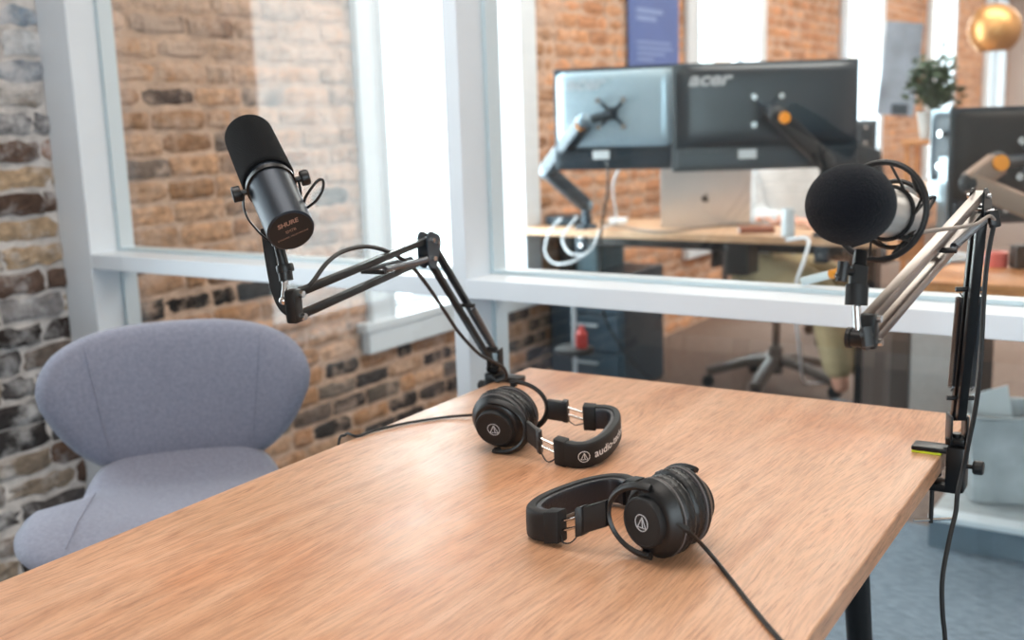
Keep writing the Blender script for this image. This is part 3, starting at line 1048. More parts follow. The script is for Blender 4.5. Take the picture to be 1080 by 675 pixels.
yb.tube([stem, at(293, 258, 1.285)], .007, 14)
make('yoke', yb, M_steelb, mic1, world=True)
lp = MB().tube([at(320, 219, 1.235), at(322, 209, 1.225), at(328, 199, 1.22), at(336, 190, 1.22), at(341, 191, 1.22), at(340, 201, 1.22), at(334, 211, 1.222), at(327, 217, 1.23), at(321, 221, 1.235)], .0016, 8, smooth=7)
make('cable_loop', lp, M_cable, mic1, world=True)

# ---- right arm and microphone
base2 = V((-.2985, 1.478, TZ))
elbow2 = at(1034, 215, 1.33)
end2 = at(917, 348, 1.03)
arm2, G1, G2 = boom('black scissor microphone arm clamped to the right edge of the table', base2, elbow2, end2, -ex, gap=.0235, screw=True, barm=M_barm, bw=.0115)
t2, s2, u2 = G2
hd = MB()
jt = at(905, 357, 1.022)
hd.bar(end2 + u2 * .017 + t2 * .000, end2 - u2 * .017 + t2 * .004, .016, .014, s2, .003)
hd.tube([jt - s2 * .008, jt + s2 * .010], .0085, 16)
hd.tube([jt - s2 * .010, jt - s2 * .006], .0105, 20)
hd.tube([jt + s2 * .006, jt + s2 * .010], .0100, 20)
make('end_bracket', hd, M_black, arm2, world=True)
kb = MB()
kb.tube([jt, at(903, 318, 1.025)], .0040, 14)
for q in (end2 + u2 * .012, end2 - u2 * .012):
    kb.tube([q - s2 * .012, q + s2 * .012], .0033, 12)
make('chrome_stud', kb, M_chrome, arm2, world=True)
wk = MB()
wk.tube([at(913, 345, 1.0), at(916, 366, .998)], .0062, 8, flat=(.0045, .006, tuple(RA)))
wk.ball(at(914, 354, 1.0), .006)
make('wing_knob', wk, M_black, arm2, world=True)
fa, fb = at(1046, 222, 1.315), at(1050, 240, 1.315)
cp = MB().bar(fa, fb, .012, .010, RA, .002)
make('cable_clip', cp, M_black, arm2, world=True)
cb = MB().tube([at(964, 246, 1.10), at(985, 243, 1.13), at(1010, 240, 1.18), at(1030, 236, 1.24), at(1043, 228, 1.30), at(1049, 232, 1.312)], .0022, 10, smooth=7)
make('cable', cb, M_cableg, arm2, world=True, label='grey lead from the microphone to the elbow')
cb = MB().tube([at(1048, 238, 1.312), at(1042, 270, 1.31), at(1038, 310, 1.31), at(1036, 350, 1.31), at(1034, 390, 1.31), at(1029, 430, 1.32), at(1022, 465, 1.33), at(1016, 495, 1.34), at(1010, 520, 1.34), at(1008, 540, 1.34), at(1001, 570, 1.33), at(994, 610, 1.32), at(994, 645, 1.32), at(997, 680, 1.32), at(998, 760, 1.32), at(1000, 900, 1.32)], .0029, 10, smooth=7)
make('cable', cb, M_cable, arm2, world=True, label='black cable hanging down to the floor')

fc = at(897, 216, 1.02)
me_ = at(960, 230, 1.105)
ax2 = (me_ - fc).normalized()
mic2 = thing('microphone', 'silver condenser microphone with black foam ball on the right arm', 'microphone', fc)
e1 = (RB - ax2 * RB.dot(ax2)).normalized(); e2 = ax2.cross(e1)
bd = MB().lathe([(0, .0), (.0235, .0), (.0245, .002), (.0245, .082), (.0235, .088), (.021, .094), (.013, .099), (0, .100)], fc + ax2 * .018, ax2, 40, cap=False)
make('body', bd, M_silver, mic2, world=True)
rot = Matrix((e1, e2, ax2)).transposed()
make('foam_ball', MB().ball(fc, (.0385, .0415, .0415), Matrix.Rotation(0, 3, 'Z') @ Matrix((RB, RA, RC)).transposed(), 48), M_foam2, mic2, world=True)
sm = MB()
for t_, rr, w_ in ((.056, .0475, .0030), (.086, .033, .0024)):
    c = fc + ax2 * t_
    sm.tube([c + (e1 * math.cos(a) + e2 * math.sin(a)) * rr for a in [2 * math.pi * i / 48 for i in range(48)]], w_, 10, closed=True)
for t_, rr in ((.074, .0262),):
    c = fc + ax2 * t_
    sm.tube([c + (e1 * math.cos(a) + e2 * math.sin(a)) * rr for a in [2 * math.pi * i / 40 for i in range(40)]], .0022, 8, closed=True)
for k in range(4):
    a = R(45 + 90 * k)
    d = e1 * math.cos(a) + e2 * math.sin(a)
    sm.tube([fc + ax2 * .056 + d * .0475, fc + ax2 * .086 + d * .033], .0028, 8)
smo = make('shock_mount', sm, M_black, mic2, world=True)
el = MB()
for k in range(6):
    a = R(60 * k + 12); a2 = R(60 * k + 38)
    d1 = e1 * math.cos(a) + e2 * math.sin(a); d2 = e1 * math.cos(a2) + e2 * math.sin(a2)
    el.tube([fc + ax2 * .056 + d1 * .0475, fc + ax2 * .074 + d2 * .0268, fc + ax2 * .086 + d1 * .033], .0014, 6)
make('elastic_cord', el, M_cable, smo, world=True)
sv = MB()
sv.tube([at(903, 322, 1.025), at(904, 300, 1.025)], .0105, 18)
sv.tube([at(904, 302, 1.025), at(906, 282, 1.03)], .0082, 14, flat=(.0078, .0068, tuple(RA)))
sv.tube([at(906, 284, 1.03), at(907, 270, 1.045)], .0078, 14, flat=(.006, .0075, tuple(RA)))
svo = make('swivel_mount', sv, M_matte, mic2, world=True)
kn = MB()
kn.tube([at(905, 288, 1.027), at(889, 286, 1.02)], .0035, 10)
kn.tube([at(890, 276, 1.018), at(887, 297, 1.018)], .0055, 10)
kn.tube([at(893, 279, 1.018), at(884, 294, 1.018)], .0045, 10)
make('swivel_knob', kn, M_black, svo, world=True)
pg = MB().tube([me_ + ax2 * .0, me_ + ax2 * .018, me_ + ax2 * .026 + RB * .006], .0068, 12)
pg.tube([at(942, 268, 1.06), at(958, 250, 1.07), at(972, 232, 1.08), at(984, 212, 1.09), at(985, 208, 1.09), at(978, 211, 1.10), at(965, 228, 1.10), at(950, 243, 1.10)], .0020, 8, smooth=6)
make('cable_plug', pg, M_cable, mic2, world=True)

# ------------------------------------------------------------------ upholstered chair
def outline_disc(fn, n, rings):
    pass


def pad(mb, mid, half_t, n=72, rings=14, edge=.55):
    """closed cushion: mid(s, a) gives centre surface point and normal for radius s in 0..1 and angle a."""
    vs, fs = [], []
    def th(s): return half_t * max(0.0, 1 - s ** 5) ** edge
    top, bot = [], []
    for i in range(rings + 1):
        s = (i / rings) ** .85
        for k in range(n):
            a = 2 * math.pi * k / n
            p, nr = mid(s, a)
            top.append(p + nr * th(s)); bot.append(p - nr * th(s))
    vs = top + bot
    o = len(top)
    for i in range(rings):
        for k in range(n):
            k2 = (k + 1) % n
            if i == 0:
                continue
            fs.append((i * n + k, i * n + k2, (i + 1) * n + k2, (i + 1) * n + k))
            fs.append((o + i * n + k, o + (i + 1) * n + k, o + (i + 1) * n + k2, o + i * n + k2))
    # close the centres
    c1 = len(vs); vs.append(mid(0, 0)[0] + mid(0, 0)[1] * half_t); vs.append(mid(0, 0)[0] - mid(0, 0)[1] * half_t)
    for k in range(n):
        k2 = (k + 1) % n
        fs.append((c1, n + k, n + k2)); fs.append((c1 + 1, o + n + k2, o + n + k))
    for k in range(n):
        k2 = (k + 1) % n
        j = rings * n
        fs.append((j + k, j + k2, o + j + k2, o + j + k))
    # drop the unused first ring (weld it on the centre)
    for k in range(n):
        vs[k] = vs[c1]; vs[o + k] = vs[c1 + 1]
    mb.add(vs, fs)
    return mb


def weld(o, d=.0008):
    bm = bmesh.new(); bm.from_mesh(o.data)
    bmesh.ops.remove_doubles(bm, verts=list(bm.verts), dist=d)
    bm.to_mesh(o.data); bm.free()


CH_YAW = R(-42)
CH = V((-1.70, 1.35, 0))
chair = thing('swivel_chair', 'blue grey upholstered swivel chair with winged back at the left of the table', 'chair', CH, CH_YAW)
# local: +x is where the sitter faces, y to the sitter's left
BX, BZ = -.20, .750           # centre of the backrest


def interp(tab, t):
    for (a, b), (c, d) in zip(tab, tab[1:]):
        if a <= t <= c:
            k = (t - a) / (c - a); k = k * k * (3 - 2 * k)
            return b + (d - b) * k
    return tab[-1][1] if t > tab[-1][0] else tab[0][1]


def back_mid(s, a):
    # rounded wide outline above, narrowing to a straight waist below
    ca, sa = math.cos(a), math.sin(a)
    p = .68 if sa > 0 else .34
    y = .274 * math.copysign(abs(ca) ** p, ca)
    z = (.150 if sa > 0 else .165) * math.copysign(abs(sa) ** (p if sa > 0 else .6), sa)
    low = max(0.0, min(1.0, (.02 - z) / .185))
    y *= 1 - .33 * low ** 1.25
    y *= s; z *= s
    def surf(y, z):
        return V((BX + .95 * y * y - .04 * z - .35 * z * z, y, BZ + z))
    e = .002
    n = (surf(y + e, z) - surf(y - e, z)).cross(surf(y, z + e) - surf(y, z - e)).normalized()
    if n.x < 0: n = -n
    return surf(y, z), n


def seat_mid(s, a):
    ca, sa = math.cos(a), math.sin(a)
    p = .50
    x = .245 * math.copysign(abs(ca) ** p, ca); y = .288 * math.copysign(abs(sa) ** p, sa)
    bk = max(0.0, min(1.0, (-x + .02) / .14))
    bk = bk * bk * (3 - 2 * bk)
    y *= 1 - .30 * bk
    x *= s; y *= s
    def surf(x, y):
        r = max(0, -x - .09)
        return V((.045 + x, y, .550 + .42 * y * y - .12 * max(0, x - .10) + 3.2 * r * r))
    e = .002
    n = (surf(x + e, y) - surf(x - e, y)).cross(surf(x, y + e) - surf(x, y - e)).normalized()
    if n.z < 0: n = -n
    return surf(x, y), n


bo = make('backrest', pad(MB(), back_mid, .034), M_fabric, chair, sharp=180); weld(bo)
so = make('seat', pad(MB(), seat_mid, .040), M_fabric, chair, sharp=180); weld(so)
# stitched seams on the cushions
sm = MB()
for sg in (-1, 1):
    pts = []
    for i in range(15):
        z = -.125 + .265 * i / 14
        y = sg * (.150 + .035 * (z + .125) / .26)
        p = V((BX + .95 * y * y - .04 * z - .35 * z * z, y, BZ + z))
        pts.append(p + V((.0325, -sg * .009, 0)))
    make('backrest_seam', MB().tube(pts[1:-1], .0012, 6), M_fabric, bo)
for sg in (-1, 1):
    pts = []
    for i in range(12):
        x = -.08 + .27 * i / 11
        y = sg * (.165 + .02 * i / 11)
        pts.append(V((.055 + x, y, .550 + .42 * y * y - .12 * max(0, x - .10) + .0385)))
    make('seat_seam', MB().tube(pts, .0012, 6), M_fabric, so)
# shell link between seat and back
lk = MB()
for sg in (-1, 1):
    pass
lkp = [V((-.03, 0, .512)), V((-.12, 0, .522)), V((-.195, 0, .55)), V((-.225, 0, .60)), V((-.23, 0, .66)), V((-.235, 0, .70))]
lk.tube(lkp, .01, 24, smooth=6, flat=(.02, .12, (0, 0, 1)))
make('shell_spine', lk, M_fabric, chair, sharp=60)
cl = MB()
cl.lathe([(0, .10), (.028, .10), (.028, .30), (.016, .30), (.016, .50), (.05, .505), (.0, .507)], (.03, 0, 0), (0, 0, 1), 24, cap=False)
make('gas_column', cl, M_steelb, chair)
for k in range(5):
    a = R(72 * k + 20)
    d = V((math.cos(a), math.sin(a), 0))
    lg = MB().tube([V((.03, 0, .115)) + d * .02, V((.03, 0, .10)) + d * .15, V((.03, 0, .07)) + d * .29], .02, 14, smooth=4, flat=(.012, .018, (0, 0, 1)))
    l_ = make('base_leg', lg, M_steelb, chair)
    cs = MB()
    q = V((.03, 0, 0)) + d * .285
    sd = V((-d.y, d.x, 0))
    for sg in (-1, 1):
        cs.lathe([(0, 0), (.022, 0), (.024, .003), (.024, .013), (.022, .016), (0, .016)], q + sd * (sg * .010) + V((0, 0, .0245)) - sd * .008, sd, 18, cap=False)
    cs.tube([q + V((0, 0, .02)), q + V((0, 0, .068))], .006, 10)
    make('caster', cs, M_black, l_)


# ------------------------------------------------------------------ office beyond the glass
def desk(label, x0, x1, y0, y1, z, topm, mtl=M_steelb, rz=0.0, lin=.22):
    t = thing('office_desk', label, 'desk', ((x0 + x1) / 2, (y0 + y1) / 2, 0), rz)
    w, d = x1 - x0, y1 - y0
    li = lin
    make('desktop', MB().box((0, 0, z - .016), (w, d, .032), None, .003), topm, t, smooth=False)
    for sx in (-1, 1):
        lg = MB().box((sx * (w / 2 - li), 0, (z - .032) / 2 + .02), (.075, .09, z - .075), None, .004)
        lg.box((sx * (w / 2 - li), 0, .0155), (.08, d * .86, .03), None, .006)
        make('leg', lg, mtl, t, smooth=False)
    make('crossbar', MB().box((0, 0, z - .075), (w - .40, .05, .05), None, .003), mtl, t, smooth=False)
    return t


DZ = .80
desk('pale wood topped desk carrying the two large monitors seen from behind', -2.725, -1.12, 4.18, 4.72, DZ, M_desk, lin=.10)
t_ = bpy.data.objects['office_desk']
make('control_box', MB().box((.24, -.20, DZ - .10), (.10, .12, .135), None, .006), M_steelb, t_, smooth=False)
desk('amber topped desk at the right behind the glass', -.74, 2.6, 3.22, 3.66, DZ, M_orange, lin=.95)
desk('long far desk row beside the brick wall, behind the mesh chair', -2.35, -1.30, 7.05, 7.75, .78, M_desk)


def monitor(label, tl, tr, h, back, lip, logo=None, glare=False):
    """monitor seen from behind; tl, tr = top corners as seen from our side."""
    xd = (tr - tl); xd.z = 0; w = xd.length; xd.normalize()
    nb = V((xd.y, -xd.x, 0))           # towards us (the back of the monitor)
    c = (tl + tr) / 2 - V((0, 0, h / 2))
    yaw = math.atan2(xd.y, xd.x)
    t = thing('monitor', label, 'monitor', (c.x, c.y, c.z), yaw, 'desk monitors in the office')
    # local: x right as we see it, -y towards us, z up
    b = MB()
    b.box((0, .012, 0), (w, .018, h), None, .004)
    make('screen_frame', b, lip, t, smooth=False)
    s = MB()
    n = 20
    xs = w / 2 - .012
    z0, z1 = -h / 2 + h * .22, h / 2 - .012
    vs, fs = [], []
    for i in range(n + 1):
        for j in range(n + 1):
            u = i / n * 2 - 1; v = j / n * 2 - 1
            d = (1 - abs(u) ** 6) * (1 - abs(v) ** 6)
            vs.append((u * xs, .004 - .022 * max(0, d) ** .5, (z0 + z1) / 2 + v * (z1 - z0) / 2))
    for i in range(n):
        for j in range(n):
            fs.append((i * (n + 1) + j, (i + 1) * (n + 1) + j, (i + 1) * (n + 1) + j + 1, i * (n + 1) + j + 1))
    s.add(vs, fs)
    make('back_shell', s, back, t)
    pb = MB().box((0, -.004, -h / 2 + h * .11), (w - .03, .016, h * .16), None, .004)
    for i in range(5):
        pb.box((-.08 + i * .035, -.0135, -h / 2 + h * .08), (.018, .004, .008))
    make('port_panel', pb, lip, t, smooth=False)
    make('screen', MB().box((0, .0222, 0), (w - .02, .002, h - .03)), M_black, t, smooth=False)
    stk = MB().box((-w * .10, -.0128, -h / 2 + h * .15), (.07, .0012, .035))
    make('spec_sticker', stk, M_paper, t, smooth=False)
    if logo:
        tm = text_mb('acer', .072, lambda x, y: V((-w / 2 + .135 + x * 1.25, -.0193 if True else 0, h / 2 - .062 + y)), bold=.0028, shear=.3)
        make('maker_lettering', tm, logo, t, smooth=False)
    vs_ = MB().box((0.0, -.026, .02), (.05, .016, .05), None, .003)
    vs_.box((0, -.024, .02), (.12, .008, .014), Matrix.Rotation(R(45), 3, 'Y'), .002).box((0, -.024, .02), (.12, .008, .014), Matrix.Rotation(R(-45), 3, 'Y'), .002)
    for ax_ in (-1, 1):
        for az in (-1, 1):
            make('mount_bolt', MB().lathe([(0, 0), (.012, 0), (.012, .012), (0, .012)], (ax_ * .052, -.027, .02 + az * .052), (0, -1, 0), 12, cap=False), M_chrome, t)
    make('mount_plate', vs_, M_mount, t, smooth=False)
    return t, c, xd, nb, w, h


mA = monitor('silver blue backed monitor on the jointed arm, left of the black monitor', at(583, 74, 4.42), at(712, 67, 4.24), .405, M_mons, M_mount, M_mountl)
mB = monitor('wide black backed monitor with pale maker lettering, above the laptop', at(709, 65.5, 4.13), at(907, 63, 4.13), .408, M_monb, M_monb, M_print)
mC = monitor('rounded dark monitor at the right edge of the view behind the right arm', at(1004, 114, 3.2), at(1180, 108, 3.2), .345, M_matte, M_monb)
mD = monitor('slate blue monitor with pale edges beside the rounded dark monitor', at(981, 116, 3.62), at(1050, 113, 3.33), .30, M_slate, M_mons)
mE = monitor('small dark monitor on the far desk in front of a bright window', at(880, 126, 7.4), at(926, 128, 7.45), .24, M_monb, M_monb)


def monitor_arm(label, foot, pts, plate, zdesk, pale=True, lm=None):
    lm = lm or (M_mount if pale else M_armd)
    t = thing('monitor_bracket', label, 'monitor arm', foot, group='jointed arms of the desk monitors')
    b = MB()
    b.lathe([(0, 0), (.05, 0), (.052, .004), (.045, .016), (.022, .022), (.020, .075), (0, .076)], V((foot.x, foot.y, zdesk + .001)), (0, 0, 1), 24, cap=False)
    b.box((foot.x, foot.y - .052, zdesk - .045), (.055, .012, .11), None, .003)
    b.box((foot.x, foot.y - .028, zdesk - .095), (.05, .06, .012), None, .003)
    b.box((foot.x, foot.y - .028, zdesk + .006), (.055, .06, .010), None, .002)
    bo_ = make('clamp_base', b, M_mount, t, world=True)
    for k in range(2):
        make('clamp_bolt', MB().tube([V((foot.x, foot.y - .0575, zdesk - .03 - .04 * k)), V((foot.x, foot.y - .061, zdesk - .03 - .04 * k))], .009, 12), M_chrome, bo_, world=True)
    p = [V(q) for q in pts]
    l1 = MB().tube([p[0], p[0].lerp(p[1], .5), p[1]], .03, 20, flat=(.030, .026, (0, 0, 1)))
    make('lower_link', l1, lm, t, world=True)
    l2 = MB().tube([p[1], p[1].lerp(p[2], .5), p[2]], .03, 20, flat=(.032, .028, (0, 0, 1)))
    make('upper_link', l2, lm, t, world=True)
    for q in p:
        make('joint', MB().ball(q, .033, None, 20), M_joint if pale else M_armd, t, world=True)
    hd_ = MB().tube([p[2], plate], .017, 14)
    make('tilt_head', hd_, M_mount, t, world=True)
    dd = MB().lathe([(0, 0), (.022, 0), (.022, .008), (0, .008)], p[2].lerp(p[1], .10) - RC * .036, -RC, 20, cap=False)
    make('cap_disc', dd, M_amber, t, world=True)
    return t


fA = V((-2.44, 4.232, 0)); fA.z = DZ
pA = mA[1] + mA[3] * .03
ft = on_z(612, 243, DZ)
monitor_arm('dark jointed monitor arm with orange disc holding the silver blue monitor', V((-2.415, 4.245, DZ)),
            [V((-2.415, 4.245, DZ + .10)), at(577, 180, 4.62), at(616, 128, 4.33)], mA[1] + mA[3] * .035 + V((0, 0, .02)), DZ)
monitor_arm('dark jointed monitor arm behind the black monitor, mostly hidden', V((-1.335, 4.245, DZ)),
            [V((-1.335, 4.245, DZ + .10)), at(872, 172, 4.12), at(819, 121, 4.00)], mB[1] + mB[3] * .035 + V((0, 0, .02)), DZ, False)
monitor_arm('jointed arm holding the rounded dark monitor, tan reflections put into its colour', V((-.22, 3.285, DZ)),
            [V((-.22, 3.285, DZ + .10)), at(1024, 193, 3.05), at(1052, 172, 3.04)], mC[1] + mC[3] * .035 + V((0, 0, .02)), DZ, False, M_tanrefl)
# stand under the glossy monitor and under the far one
for mm, zd in ((mD, DZ), (mE, .78)):
    t, c, xd, nb, w, h = mm
    st = MB()
    z_t = c.z; ztop = zd - z_t
    st.box((0, -.05, (ztop - .02) / 2), (.05, .02, abs(ztop) + .02), None, .003)
    st.box((0, -.02, ztop + .0065), (.20, .16, .012), None, .004)
    make('stand', st, M_mons if mm is mD else M_monb, t, smooth=False)

# laptop
la, lb = on_z(699, 232, DZ), on_z(789, 236, DZ)
la, lb = V((-2.13, 4.50, DZ)), V((-1.80, 4.56, DZ))
xd = (lb - la).normalized(); lw = .36
yaw = R(24)
lc = on_z(744, 239.5, DZ)
lap = thing('laptop', 'open silver laptop with dark fruit emblem on its lid, under the black monitor', 'laptop', (lc.x, lc.y, DZ), yaw)
lw = .385; lh = .26
ll = MB()
tl_ = Matrix.Translation((0, 0, .010)) @ Matrix.Rotation(R(12), 4, 'X')
ll.box((0, 0, lh / 2), (lw, .006, lh), None, .0028)
ll.v = [tl_ @ p for p in ll.v]
lid = make('lid', ll, M_alu, lap, smooth=False)
make('keyboard_base', MB().box((0, .112, .008), (lw, .224, .014), None, .003), M_alu, lap, smooth=False)
ap_ = MB()
poly = []
for i in range(28):
    a = 2 * math.pi * i / 28
    r = .016 * (1 + .10 * abs(math.cos(a)) - .12 * max(0, math.sin(a)) ** 6 - .08 * max(0, -math.sin(a)) ** 8)
    x, y = r * math.cos(a), r * math.sin(a)
    if x > .010 and abs(y - .002) < .009: x = .0105
    poly.append((x, y))
Mx = tl_ @ Matrix.Translation((0, -.0030, lh * .46)) @ Matrix.Rotation(R(90), 4, 'X')
ap_.prism(poly, .0006, Mx)
ap_.prism([(.0, .019), (.006, .020), (.009, .027), (.003, .026)], .0006, Mx)
make('lid_emblem', ap_, M_emb, lid, smooth=False)

# small things on the pale desk
hub = on_z(582, 231, DZ); hub = V((-2.60, 4.40, DZ))
o = make('speaker_puck', MB().lathe([(0, 0), (.105, 0), (.112, .006), (.112, .030), (.105, .040), (.08, .043), (0, .043)], hub + V((0, 0, .0005)), (0, 0, 1), 40, cap=False), M_mount)
tag(o, 'round dark grey low disc at the left end of the pale desk', 'speaker')
o = make('charger', MB().box(on_z(652, 236, DZ) + V((0, 0, .0145)), (.085, .05, .028), R(25), .006), M_paper, smooth=False)
tag(o, 'small white charger block on the pale desk left of the laptop', 'charger')
bkp = on_z(797, 245, DZ)
bk_ = thing('book', 'closed brown book on the pale desk beside the white cup', 'book', (bkp.x, bkp.y, DZ + .0005), R(28))
make('cover', MB().box((0, 0, .0015), (.14, .10, .003)).box((0, 0, .0205), (.14, .10, .003)).box((0, -.0485, .011), (.14, .003, .022)), M_book, bk_, smooth=False)
make('pages', MB().box((0, .001, .011), (.134, .094, .0155)), M_paper, bk_, smooth=False)
cup = on_z(831, 250, DZ)
o = make('cup', MB().lathe([(0, 0), (.024, 0), (.026, .004), (.027, .10), (.025, .112), (.022, .112), (.022, .01), (0, .01)], cup + V((0, 0, .0005)), (0, 0, 1), 28, cap=False), M_paper)
tag(o, 'tall white cup near the right end of the pale desk', 'cup')

# cables around the jointed arm
cw = MB()
q = 4.16
cw.tube([V((-2.50, 4.17, DZ + .05)), V((-2.53, q - .05, DZ - .01)), V((-2.54, q - .07, DZ - .09)), V((-2.49, q - .08, DZ - .14)), V((-2.40, q - .08, DZ - .13)), V((-2.31, q - .06, DZ - .07)), V((-2.28, q - .03, DZ + .01)), V((-2.27, 4.25, DZ + .04)), V((-2.20, 4.10, DZ + .20)), V((-2.12, 4.03, DZ + .30))], .0048, 10, smooth=8)
cw.tube([V((-2.42, 4.17, DZ + .06)), V((-2.46, q - .05, DZ - .03)), V((-2.41, q - .08, DZ - .09)), V((-2.34, q - .07, DZ - .10))], .0048, 10, smooth=8)
o = make('cable_bundle', cw, M_cablew)
tag(o, 'looped white cables around the clamp of the left jointed arm', 'cable')
cw = MB().tube([at(640, 170, 4.28), at(641, 200, 4.30), V((-2.29, 4.15, DZ - .02)), V((-2.29, 4.155, DZ - .35)), V((-2.20, 4.2, .25)), V((-2.10, 4.26, .12)), V((-2.12, 4.32, .012)), V((-2.3, 4.5, .008))], .005, 8, smooth=8)
o = make('monitor_cable', cw, M_cable)
tag(o, 'black cable dropping from the silver blue monitor to the floor', 'cable')
cw = MB().tube([on_z(832, 255, DZ) + V((0, -.03, .01)), at(852, 252, 4.0), at(848, 275, 3.95), at(840, 300, 3.95), at(840, 340, 4.0), at(843, 365, 4.2), on_z(846, 396, .14), on_z(852, 404, .0075), on_z(870, 404, .0075)], .006, 8, smooth=8)
o = make('power_cable', cw, M_cablew)
tag(o, 'white cable hanging from the right end of the pale desk', 'cable')
cw = MB().tube([V((-2.44, 4.42, DZ + .009)), on_z(690, 247, DZ) + V((0, .01, .009)), on_z(740, 242, DZ) + V((0, .0, .009)), on_z(775, 240, DZ) + V((0, .03, .012)), V((-1.70, 4.52, DZ + .01))], .006, 8, smooth=6)
o = make('laptop_cable', cw, M_cableg)
tag(o, 'thin grey cable lying across the pale desk in front of the laptop', 'cable')
# storage below the pale desk
cb_ = thing('storage_cabinet', 'dark slate blue drawer cabinet under the pale desk by the wall', 'cabinet', (-2.51, 4.60, 0), R(0))
make('body', MB().box((0, 0, .29), (.40, .42, .56), None, .006), M_slate, cb_, smooth=False)
for k in range(3):
    dr = make('drawer', MB().box((0, -.216, .11 + k * .18), (.36, .012, .165), None, .003), M_slate, cb_, smooth=False)
    make('handle', MB().box((0, -.228, .15 + k * .18), (.14, .012, .012), None, .003), M_mountl, dr, smooth=False)
bx_ = thing('crate', 'teal grey box on the slate cabinet under the left end of the desk', 'box', (-2.56, 4.58, .5705))
make('body', MB().box((0, 0, .08), (.17, .28, .16), None, .006), M_teal, bx_, smooth=False)
make('lid', MB().box((0, 0, .168), (.18, .29, .016), None, .004), M_teal, bx_, smooth=False)
sp = at(606, 367, 4.45)
sd_ = thing('stand', 'thin pale pole stand with black round tray below the pale desk', 'stand', (sp.x, sp.y, 0))
make('pole', MB().tube([V((0, 0, .012)), V((0, 0, .66))], .009, 12), M_mountl, sd_)
make('tray', MB().lathe([(0, 0), (.075, 0), (.08, .006), (.08, .022), (.07, .026), (0, .026)], (0, 0, sp.z - .02), (0, 0, 1), 32, cap=False), M_matte, sd_)
make('foot', MB().lathe([(0, 0), (.12, 0), (.12, .006), (.02, .014), (0, .014)], (0, 0, .0005), (0, 0, 1), 32, cap=False), M_matte, sd_)
o = make('bottle', MB().lathe([(0, 0), (.022, 0), (.023, .004), (.023, .06), (.012, .075), (.010, .09), (0, .09)], V((sp.x + .040, sp.y - .01, sp.z + .0065)), (0, 0, 1), 20, cap=False), M_red)
tag(o, 'small red bottle on the black round tray', 'bottle')


# office chairs
def office_chair(label, loc, yaw, seat_z=.47):
    t = thing('office_chair', label, 'chair', loc, yaw, 'black office chairs beyond the glass')
    make('gas_column', MB().lathe([(0, .07), (.035, .07), (.032, .20), (.018, .20), (.018, seat_z - .05), (.07, seat_z - .045), (0, seat_z - .04)], (0, 0, 0), (0, 0, 1), 24, cap=False), M_base, t)
    for k in range(5):
        a = R(72 * k - 52)
        d = V((math.cos(a), math.sin(a), 0))
        l_ = make('base_leg', MB().tube([V((0, 0, .135)) + d * .02, V((0, 0, .125)) + d * .12, V((0, 0, .075)) + d * .32], .02, 14, smooth=4, flat=(.021, .028, (0, 0, 1))), M_base, t)
        q = d * .315; sd = V((-d.y, d.x, 0))
        cs = MB()
        for sg in (-1, 1):
            cs.lathe([(0, 0), (.026, 0), (.028, .003), (.028, .015), (.026, .018), (0, .018)], q + sd * (sg * .012 - .009) + V((0, 0, .0285)), sd, 18, cap=False)
        cs.tube([q + V((0, 0, .03)), q + V((0, 0, .075))], .007, 10)
        make('caster', cs, M_black, l_)
    se = MB().box((0.02, 0, seat_z), (.48, .48, .07), None, .03)
    make('seat', se, M_mesh, t)
    n = 14; vs, fs = [], []
    for th in (0, 1):
        for i in range(n + 1):
            for j in range(n + 1):
                u = i / n * 2 - 1; v = j / n
                y = .235 * u * (1 - .18 * abs(v - .4) ** 1.5)
                vs.append((-.25 + .06 * u * u - .06 * v + .03 * math.sin(v * 5) - .02 * th, y, seat_z + .10 + .52 * v - .05 * u * u * v))
    N1 = (n + 1) * (n + 1)
    for i in range(n):
        for j in range(n):
            a = i * (n + 1) + j
            fs.append((a, a + n + 1, a + n + 2, a + 1)); fs.append((N1 + a, N1 + a + 1, N1 + a + n + 2, N1 + a + n + 1))
    for i in range(n):
        for a, b_ in (((i) * (n + 1), (i + 1) * (n + 1)), (i * (n + 1) + n, (i + 1) * (n + 1) + n), (i, i + 1), (n * (n + 1) + i, n * (n + 1) + i + 1)):
            fs.append((a, b_, N1 + b_, N1 + a))
    make('backrest', MB().add(vs, fs), M_mesh, t)
    make('back_spine', MB().tube([V((-.02, 0, seat_z - .03)), V((-.24, 0, seat_z - .01)), V((-.30, 0, seat_z + .10)), V((-.30, 0, seat_z + .32))], .02, 12, smooth=5, flat=(.012, .03, (0, 0, 1))), M_base, t)
    for sg in (-1, 1):
        make('armrest', MB().tube([V((-.02, sg * .22, seat_z - .02)), V((0, sg * .275, seat_z + .0)), V((.0, sg * .285, seat_z + .17)), V((.0, sg * .285, seat_z + .20))], .013, 10, smooth=4).box((.03, sg * .285, seat_z + .21), (.24, .07, .025), None, .01), M_base, t)
    return t


cfp = on_z(818, 402, .03)
office_chair('office chair under the seated person, five spoked base seen under the rail', (cfp.x, cfp.y, 0), R(-34))
cb2 = at(902, 161, 5.75)
office_chair('empty mesh backed office chair showing above and right of the black monitor', (cb2.x - .02, cb2.y + .27, 0), R(80), .50)

